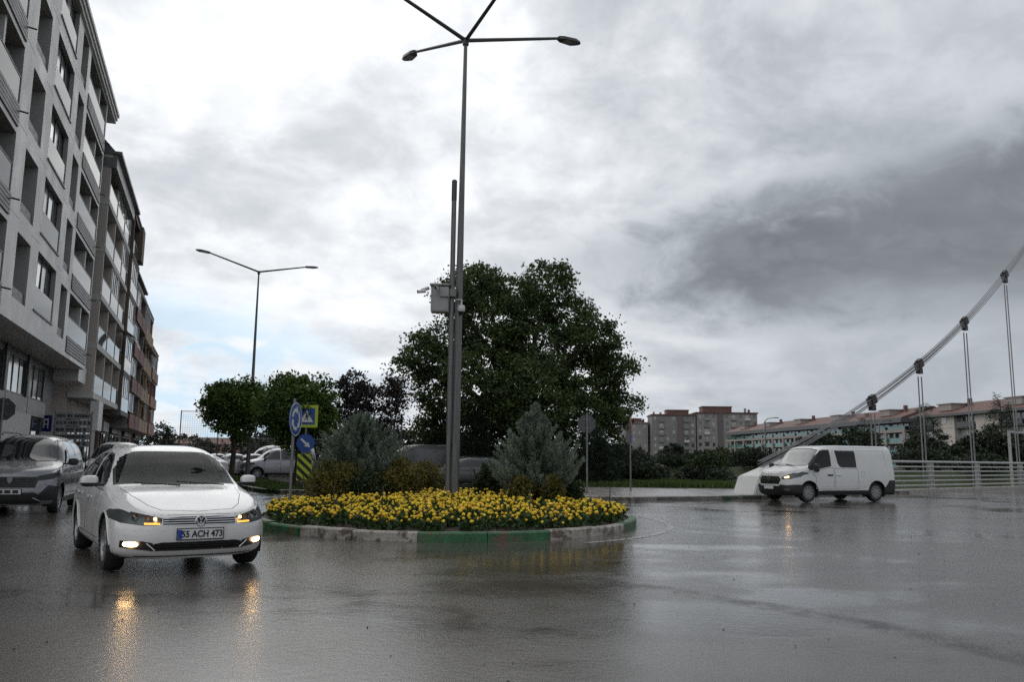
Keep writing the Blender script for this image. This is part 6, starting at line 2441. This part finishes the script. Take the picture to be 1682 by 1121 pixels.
# ---- tall family cars and others: one builder with fewer cuts
def simple_car(name, label, loc, heading, kind, paint, lit=False, group='parked and passing cars', cat='car', detail=1):
    if kind == 'mpv':
        s = dict(W=0.92, bot=0.22, p=3.8, q=3.0, tum=0.17, cabH=0.72, bow=0.26, cowl=1.30, rooff=0.55,
                 top=[(2.22, .90), (2.16, .98), (2.0, 1.04), (1.7, 1.10), (1.35, 1.17), (1.22, 1.22), (0.95, 1.42), (0.6, 1.68), (0.3, 1.775), (0, 1.81), (-1.0, 1.82), (-1.9, 1.79), (-2.18, 1.70)],
                 belt=[(2.22, .76), (2.0, .90), (1.6, 1.0), (1.2, 1.08), (0, 1.10), (-2.18, 1.12)], front=(1.35, .87, 2.9), rear=(-1.9, .28, 4.0), side=[(0, .93), (.06, .965), (.25, .99), (.5, 1.0), (.8, .985), (1, .95)])
        ax, wr, ra, H = (1.39, -1.39), .33, .375, 1.82
        wsz, wst, wsy0, wsy1, wsx = 1.175, 1.72, .74, .64, (.2, 1.6)
        sw = [[(1.05, 1.12), (1.0, 1.22), (.62, 1.56), (.42, 1.66), (.10, 1.68), (.10, 1.12)], [(.02, 1.12), (.02, 1.68), (-.85, 1.68), (-.85, 1.12)], [(-.93, 1.13), (-.93, 1.67), (-1.75, 1.64), (-1.80, 1.15)]]
        dr = [[(1.0, .42), (1.03, .8), (.98, 1.06), (.07, 1.09), (.07, .42)], [(.045, .42), (.045, 1.09), (-.89, 1.10), (-.89, .42)]]
        hlp = [(.50, .80), (.56, .755), (.80, .79), (.90, .86), (.88, .93), (.70, .90), (.52, .86)]
        grl = [(-.50, .60), (.50, .60), (.54, .76), (.50, .84), (-.50, .84), (-.54, .76)]
        low = [(-.62, .25), (.62, .25), (.62, .42), (.5, .50), (-.5, .50), (-.62, .42)]
        pz_ = .52
    elif kind == 'van':
        s = dict(W=0.96, bot=0.25, p=5.0, q=3.6, tum=0.12, cabH=0.9, bow=0.28, cowl=1.75, rooff=0.85, top=[(2.5, 1.0), (2.4, 1.08), (1.75, 1.26), (1.6, 1.32), (.95, 1.85), (.6, 1.98), (0, 2.05), (-2.4, 2.04), (-2.55, 1.98)],
                 belt=[(2.5, .86), (2.0, 1.03), (1.2, 1.17), (-2.55, 1.2)], front=(1.55, .95, 2.9), rear=(-2.3, .25, 4.5), side=[(0, .95), (.2, .99), (.5, 1.0), (1, .965)])
        ax, wr, ra, H = (1.6, -1.6), .34, .39, 2.05
        wsz, wst, wsy0, wsy1, wsx = 1.25, 1.90, .78, .68, (.5, 2.0)
        sw = [[(1.5, 1.12), (1.5, 1.22), (.85, 1.80), (.45, 1.84), (.45, 1.2)]]
        dr = [[(1.2, .45), (1.3, 1.05), (.42, 1.19), (.42, .45)], [(.38, .45), (.38, 1.85), (-.8, 1.85), (-.8, .45)]]
        hlp = [(.52, .80), (.80, .78), (.93, .9), (.9, 1.03), (.60, .9)]
        grl = [(-.5, .60), (.5, .60), (.5, .85), (-.5, .85)]
        low = [(-.9, .25), (.9, .25), (.9, .5), (-.9, .5)]
        pz_ = .5
    else:
        hatch = kind == 'hatch'
        tl = [(-1.75, 1.36), (-1.95, 1.05), (-2.02, .95)] if hatch else [(-1.2, 1.40), (-1.65, 1.22), (-1.95, 1.06), (-2.3, 1.02), (-2.4, .94)]
        s = dict(W=0.885, bot=0.2, p=3.0, q=2.6, tum=0.25, cabH=0.5, bow=0.2, cowl=0.95, rooff=0.15, top=[(2.12, .68), (2.05, .75), (1.8, .84), (1.3, .93), (.95, 1.0), (.8, 1.07), (.15, 1.40), (-.3, 1.47), (-.9, 1.465)] + ([(-1.35, 1.44)] if hatch else []) + tl,
                 belt=[(2.12, .60), (1.8, .77), (1.3, .86), (.9, .93), (-1, .98), (-2.4, .9)], front=(1.25, .87, 2.7), rear=(-1.5, .52 if hatch else .9, 3.2), side=[(0, .92), (.06, .96), (.25, .99), (.5, 1.0), (.8, .975), (1, .935)])
        ax, wr, ra, H = ((1.29, -1.29), .315, .35, 1.47)
        wsz, wst, wsy0, wsy1, wsx = .985, 1.385, .70, .56, (.0, 1.25)
        sw = [[(.62, .97), (.66, 1.0), (.15, 1.31), (-.05, 1.37), (-.28, 1.385), (-.28, .975)], [(-.36, .98), (-.36, 1.385), (-.75, 1.375), (-1.05, 1.31), (-1.35, 1.10), (-1.3, 1.0)]]
        dr = [[(.86, .34), (.9, .75), (.80, .92), (-.325, .955), (-.325, .34)], [(-.345, .34), (-.345, .955), (-1.3, .97), (-1.25, .7), (-.95, .55), (-.93, .34)]]
        hlp = [(.42, .66), (.45, .59), (.80, .62), (.87, .70), (.80, .75), (.60, .71)]
        grl = [(-.38, .57), (.38, .57), (.38, .66), (-.38, .66)]
        low = [(-.6, .25), (.6, .25), (.55, .38), (-.55, .38)]
        pz_ = .46
    s.setdefault('nose', [(0.2, -.09), (.35, -.02), (.5, 0.0), (.65, -.03), (.9, -.12), (1.9, -.15)])
    s.setdefault('tail', [(0.2, -.08), (.5, 0), (.9, -.02), (1.9, -.16)])
    s.update(nm=40 if detail else 26, ne=12 if detail else 9, ns=11 if detail else 8, nu=14 if detail else 10)
    c = Car(name, label, cat, group, loc, heading, s)
    c.panel([(-wsy0, wsz), (0, wsz - .015), (wsy0, wsz), ((wsy0 + wsy1) / 2, (wsz + wst) / 2), (wsy1, wst), (0, wst + .03), (-wsy1, wst), (-(wsy0 + wsy1) / 2, (wsz + wst) / 2)], 'x',
            lambda q, n: n.x > 0.3 and wsx[0] < q.x < wsx[1] and q.z > wsz - 0.05 and n.z > 0.25, 'windscreen', M_carglassd, 0.028, -0.003, rimmat=M_trim, rimname='windscreen_surround', rimoff=-0.002)
    c.panel([(-.60, wsz + .12), (.60, wsz + .12), (.52, wst - .04), (-.52, wst - .04)], 'x', lambda q, n: n.x < -0.25 and q.x < -0.9 and q.z > 1.0, 'rear_window', M_carglassd, 0.02, -0.003, rimmat=M_trim, rimname='window_surround')
    for sg in (1, -1):
        for w_ in sw:
            c.panel(w_, 'y', SIDE(sg, 0.85, 0.3), 'side_window', M_carglassd, 0.02, -0.003, rimmat=M_trim, rimname='window_surround', rimoff=-0.001)
        for d_ in dr:
            o = c.panel(d_, 'y', SIDE(sg, 0.2, 0.3), 'door', paint, 0.011)
            xs_ = min(p[0] for p in d_) + 0.16
            zz = max(p[1] for p in d_) - 0.17
            MB().cbox((xs_, c.sy(xs_, zz, sg) + .016 * sg, zz), (.2, .024, .034), .01).build('handle', paint, o, smooth=True)
        h_ = hlp if sg > 0 else mir(hlp)
        lens = c.plain(h_, 'x', lambda q, n: n.x > 0.02 and q.x > 1.0 and n.z < 0.8, 'headlight', M_lens, -0.001)
        rf = lens.data.copy()
        for v in rf.vertices:
            v.co.x -= 0.045
            v.co.y -= 0.012 * sg
        rf.materials.clear()
        rf.materials.append(M_reflector if kind != 'mpv' else M_trim)
        link('reflector', rf, lens)
        if lit:
            ym = sum(p[0] for p in hlp) / len(hlp)
            zm = sum(p[1] for p in hlp) / len(hlp)
            MB().lathe([(0, -0.03), (0.03, 0), (0, 0.03)], 10, Matrix.Translation((c.fx(ym * sg, zm) - 0.03, ym * sg, zm))).build('bulb', M_ambers, lens, smooth=True)
        tz_ = wsz - 0.12
        tlp = [(.52, tz_ - .16), (.86, tz_ - .16), (.90, tz_), (.52, tz_)] if kind not in ('van', 'mpv') else [(.74, tz_ - .3), (.95, tz_ - .3), (.95, tz_ + .1), (.76, tz_ + .1)]
        c.plain(tlp if sg > 0 else mir(tlp), 'x', lambda q, n: n.x < -0.05 and q.x < -1.2, 'tail_light', M_tail, 0.002)
        c.mirror(wsx[1] - (.62 if kind in ('mpv', 'van') else .65), wsz - .02 if kind not in ('mpv', 'van') else wsz - .06, sg, M_trim if kind in ('mpv', 'van') else paint, (.12, .22, .17 if kind != 'van' else .28), .12)
        if kind == 'mpv':
            c.plain([(1.0, .2), (1.0, .36), (-1.0, .36), (-1.0, .2)], 'y', SIDE(sg, 0.0, 0.2), 'sill_cladding', M_trim, 0.006)
    c.plain(grl, 'x', lambda q, n: n.x > 0.03 and q.x > 1.0, 'grille', M_trim, -0.012)
    c.plain(low, 'x', lambda q, n: n.x > 0.03 and q.x > 1.0, 'lower_intake', M_trim, -0.010)
    c.plate(c.fx(0, pz_) + .012, 0, pz_, .50, .112)
    c.arches(ax, wr, ra, lip=M_trim if kind == 'mpv' else None)
    c.wheels(ax, wr, s['W'] - 0.03, wr * .66, 'alloy' if kind == 'mpv' else 'cover')
    return c


# dark grey tall family car at the left edge
hs = math.atan2(-0.9406, 0.3395)
mp_ = simple_car('family_car', 'dark grey tall family car parked at the left edge', (0, 0, 0), hs, 'mpv', M_dgrey, group='cars parked by the buildings')
mp_.root.location = Vector((-11.3, 19.1, 0)) + Vector((-0.3395, 0.9406, 0)) * 1.3
for sg in (1, -1):
    cor = [(.52, .34), (.90, .30), (.90, .62), (.74, .66), (.60, .48)]
    mp_.plain(cor if sg > 0 else mir(cor), 'x', lambda q, n: n.x > 0.03 and q.x > 1.0, 'bumper_corner', M_trim, 0.002)
    mp_.front_tube([(yy * sg, .30 + (.62 - yy) * .55) for yy in (.62, .57, .52, .47)], 0.014, 'chrome_strip', M_silver, off=0.012)
    MB().tube([(.35, .60 * sg, 1.80), (.25, .60 * sg, 1.855), (-1.6, .60 * sg, 1.865), (-1.7, .60 * sg, 1.81)], 0.018, 6).build('roof_rail', M_trim, mp_.root, smooth=True)
for z in (.64, .69, .74, .79):
    mp_.front_band(-.48, .48, z - .006, z + .006, 'slat', M_seam, off=-0.002)
sh_ = MB().prism([(-.05, .07), (.05, .07), (.05, -.01), (0, -.075), (-.05, -.01)], Matrix.Translation((mp_.fx(0, .76) + .006, 0, .76)) @ Matrix.Rotation(R(90), 4, 'Z'), -0.012)
sh_.build('emblem', M_hub, mp_.root)
pl_ = [c for c in mp_.root.children if c.name.startswith('number_plate')][0]
lt = MB()
for i, (a, b_) in enumerate(((-.17, -.10), (-.07, .05), (.09, .20))):
    lt.b2(mp_.fx(0, .52) + .0185, mp_.fx(0, .52) + .0205, a, b_, .485, .555)
lt.build('lettering', M_ink, pl_)['kind'] = 'stuff'
mp_.finish(M_dgrey, lining=False)

PROTO = {}
for (nm, lb, x, y, hd_, kd, pt, gp, ct) in (
        ('delivery_van', 'white high van partly hidden behind the white saloon', -15.0, 31.6, hs, 'mpv', M_vanwhite, 'cars parked by the buildings', 'van'),
        ('hatchback_car', 'black hatchback behind the foot of the tall lamp pole', -2.3, 39.0, R(190), 'hatch', M_blackp, 'cars behind the island', 'car'),
        ('delivery_van', 'grey van behind the black car under the large tree', -4.9, 44.3, R(200), 'van', M_greyvan, 'cars behind the island', 'van'),
        ('delivery_van', 'white van parked behind the silver car near the signs', -15.6, 55.0, R(215), 'van', M_vanwhite, 'cars parked down the street', 'van'),
        ('family_car', 'silver car parked nearest behind the median signs', -14.0, 50.0, R(208), 'mpv', M_silver, 'cars parked down the street', 'car'),
        ('hatchback_car', 'white hatchback seen from behind, right of the lamp base', -18.5, 55.0, R(118), 'hatch', M_vanwhite, 'cars parked down the street', 'car'),
        ('hatchback_car', 'dark red hatchback between the white hatchback and the silver car', -16.9, 54.0, R(118), 'hatch', M_maroon, 'cars parked down the street', 'car'),
        ('saloon_car', 'white saloon left of the lamp base beyond the median', -18.2, 47.5, R(150), 'sedan', M_vanwhite, 'cars parked down the street', 'car'),
        ('hatchback_car', 'grey hatchback farthest along the parked row', -23.5, 66, R(118), 'hatch', M_silver, 'cars parked down the street', 'car'),
        ('hatchback_car', 'white hatchback behind the grey one at the end of the row', -25.4, 66.5, R(118), 'hatch', M_vanwhite, 'cars parked down the street', 'car')):
    if kd not in PROTO:
        c_ = simple_car(nm, lb, (x, y, 0), hd_, kd, pt, group=gp, cat=ct, detail=0)
        c_.finish(pt, lining=False)
        PROTO[kd] = (c_.root, pt)
        continue
    src, spt = PROTO[kd]                        # same shape again in another colour
    ro = copy_tree(src)
    ro.name = nm
    ro.location = (x, y, 0)
    ro.rotation_euler = (0, 0, hd_)
    tag(ro, lb, ct, gp)
    for ch in ro.children_recursive:
        if ch.material_slots and ch.material_slots[0].material == spt:
            ch.material_slots[0].link = 'OBJECT'
            ch.material_slots[0].material = pt
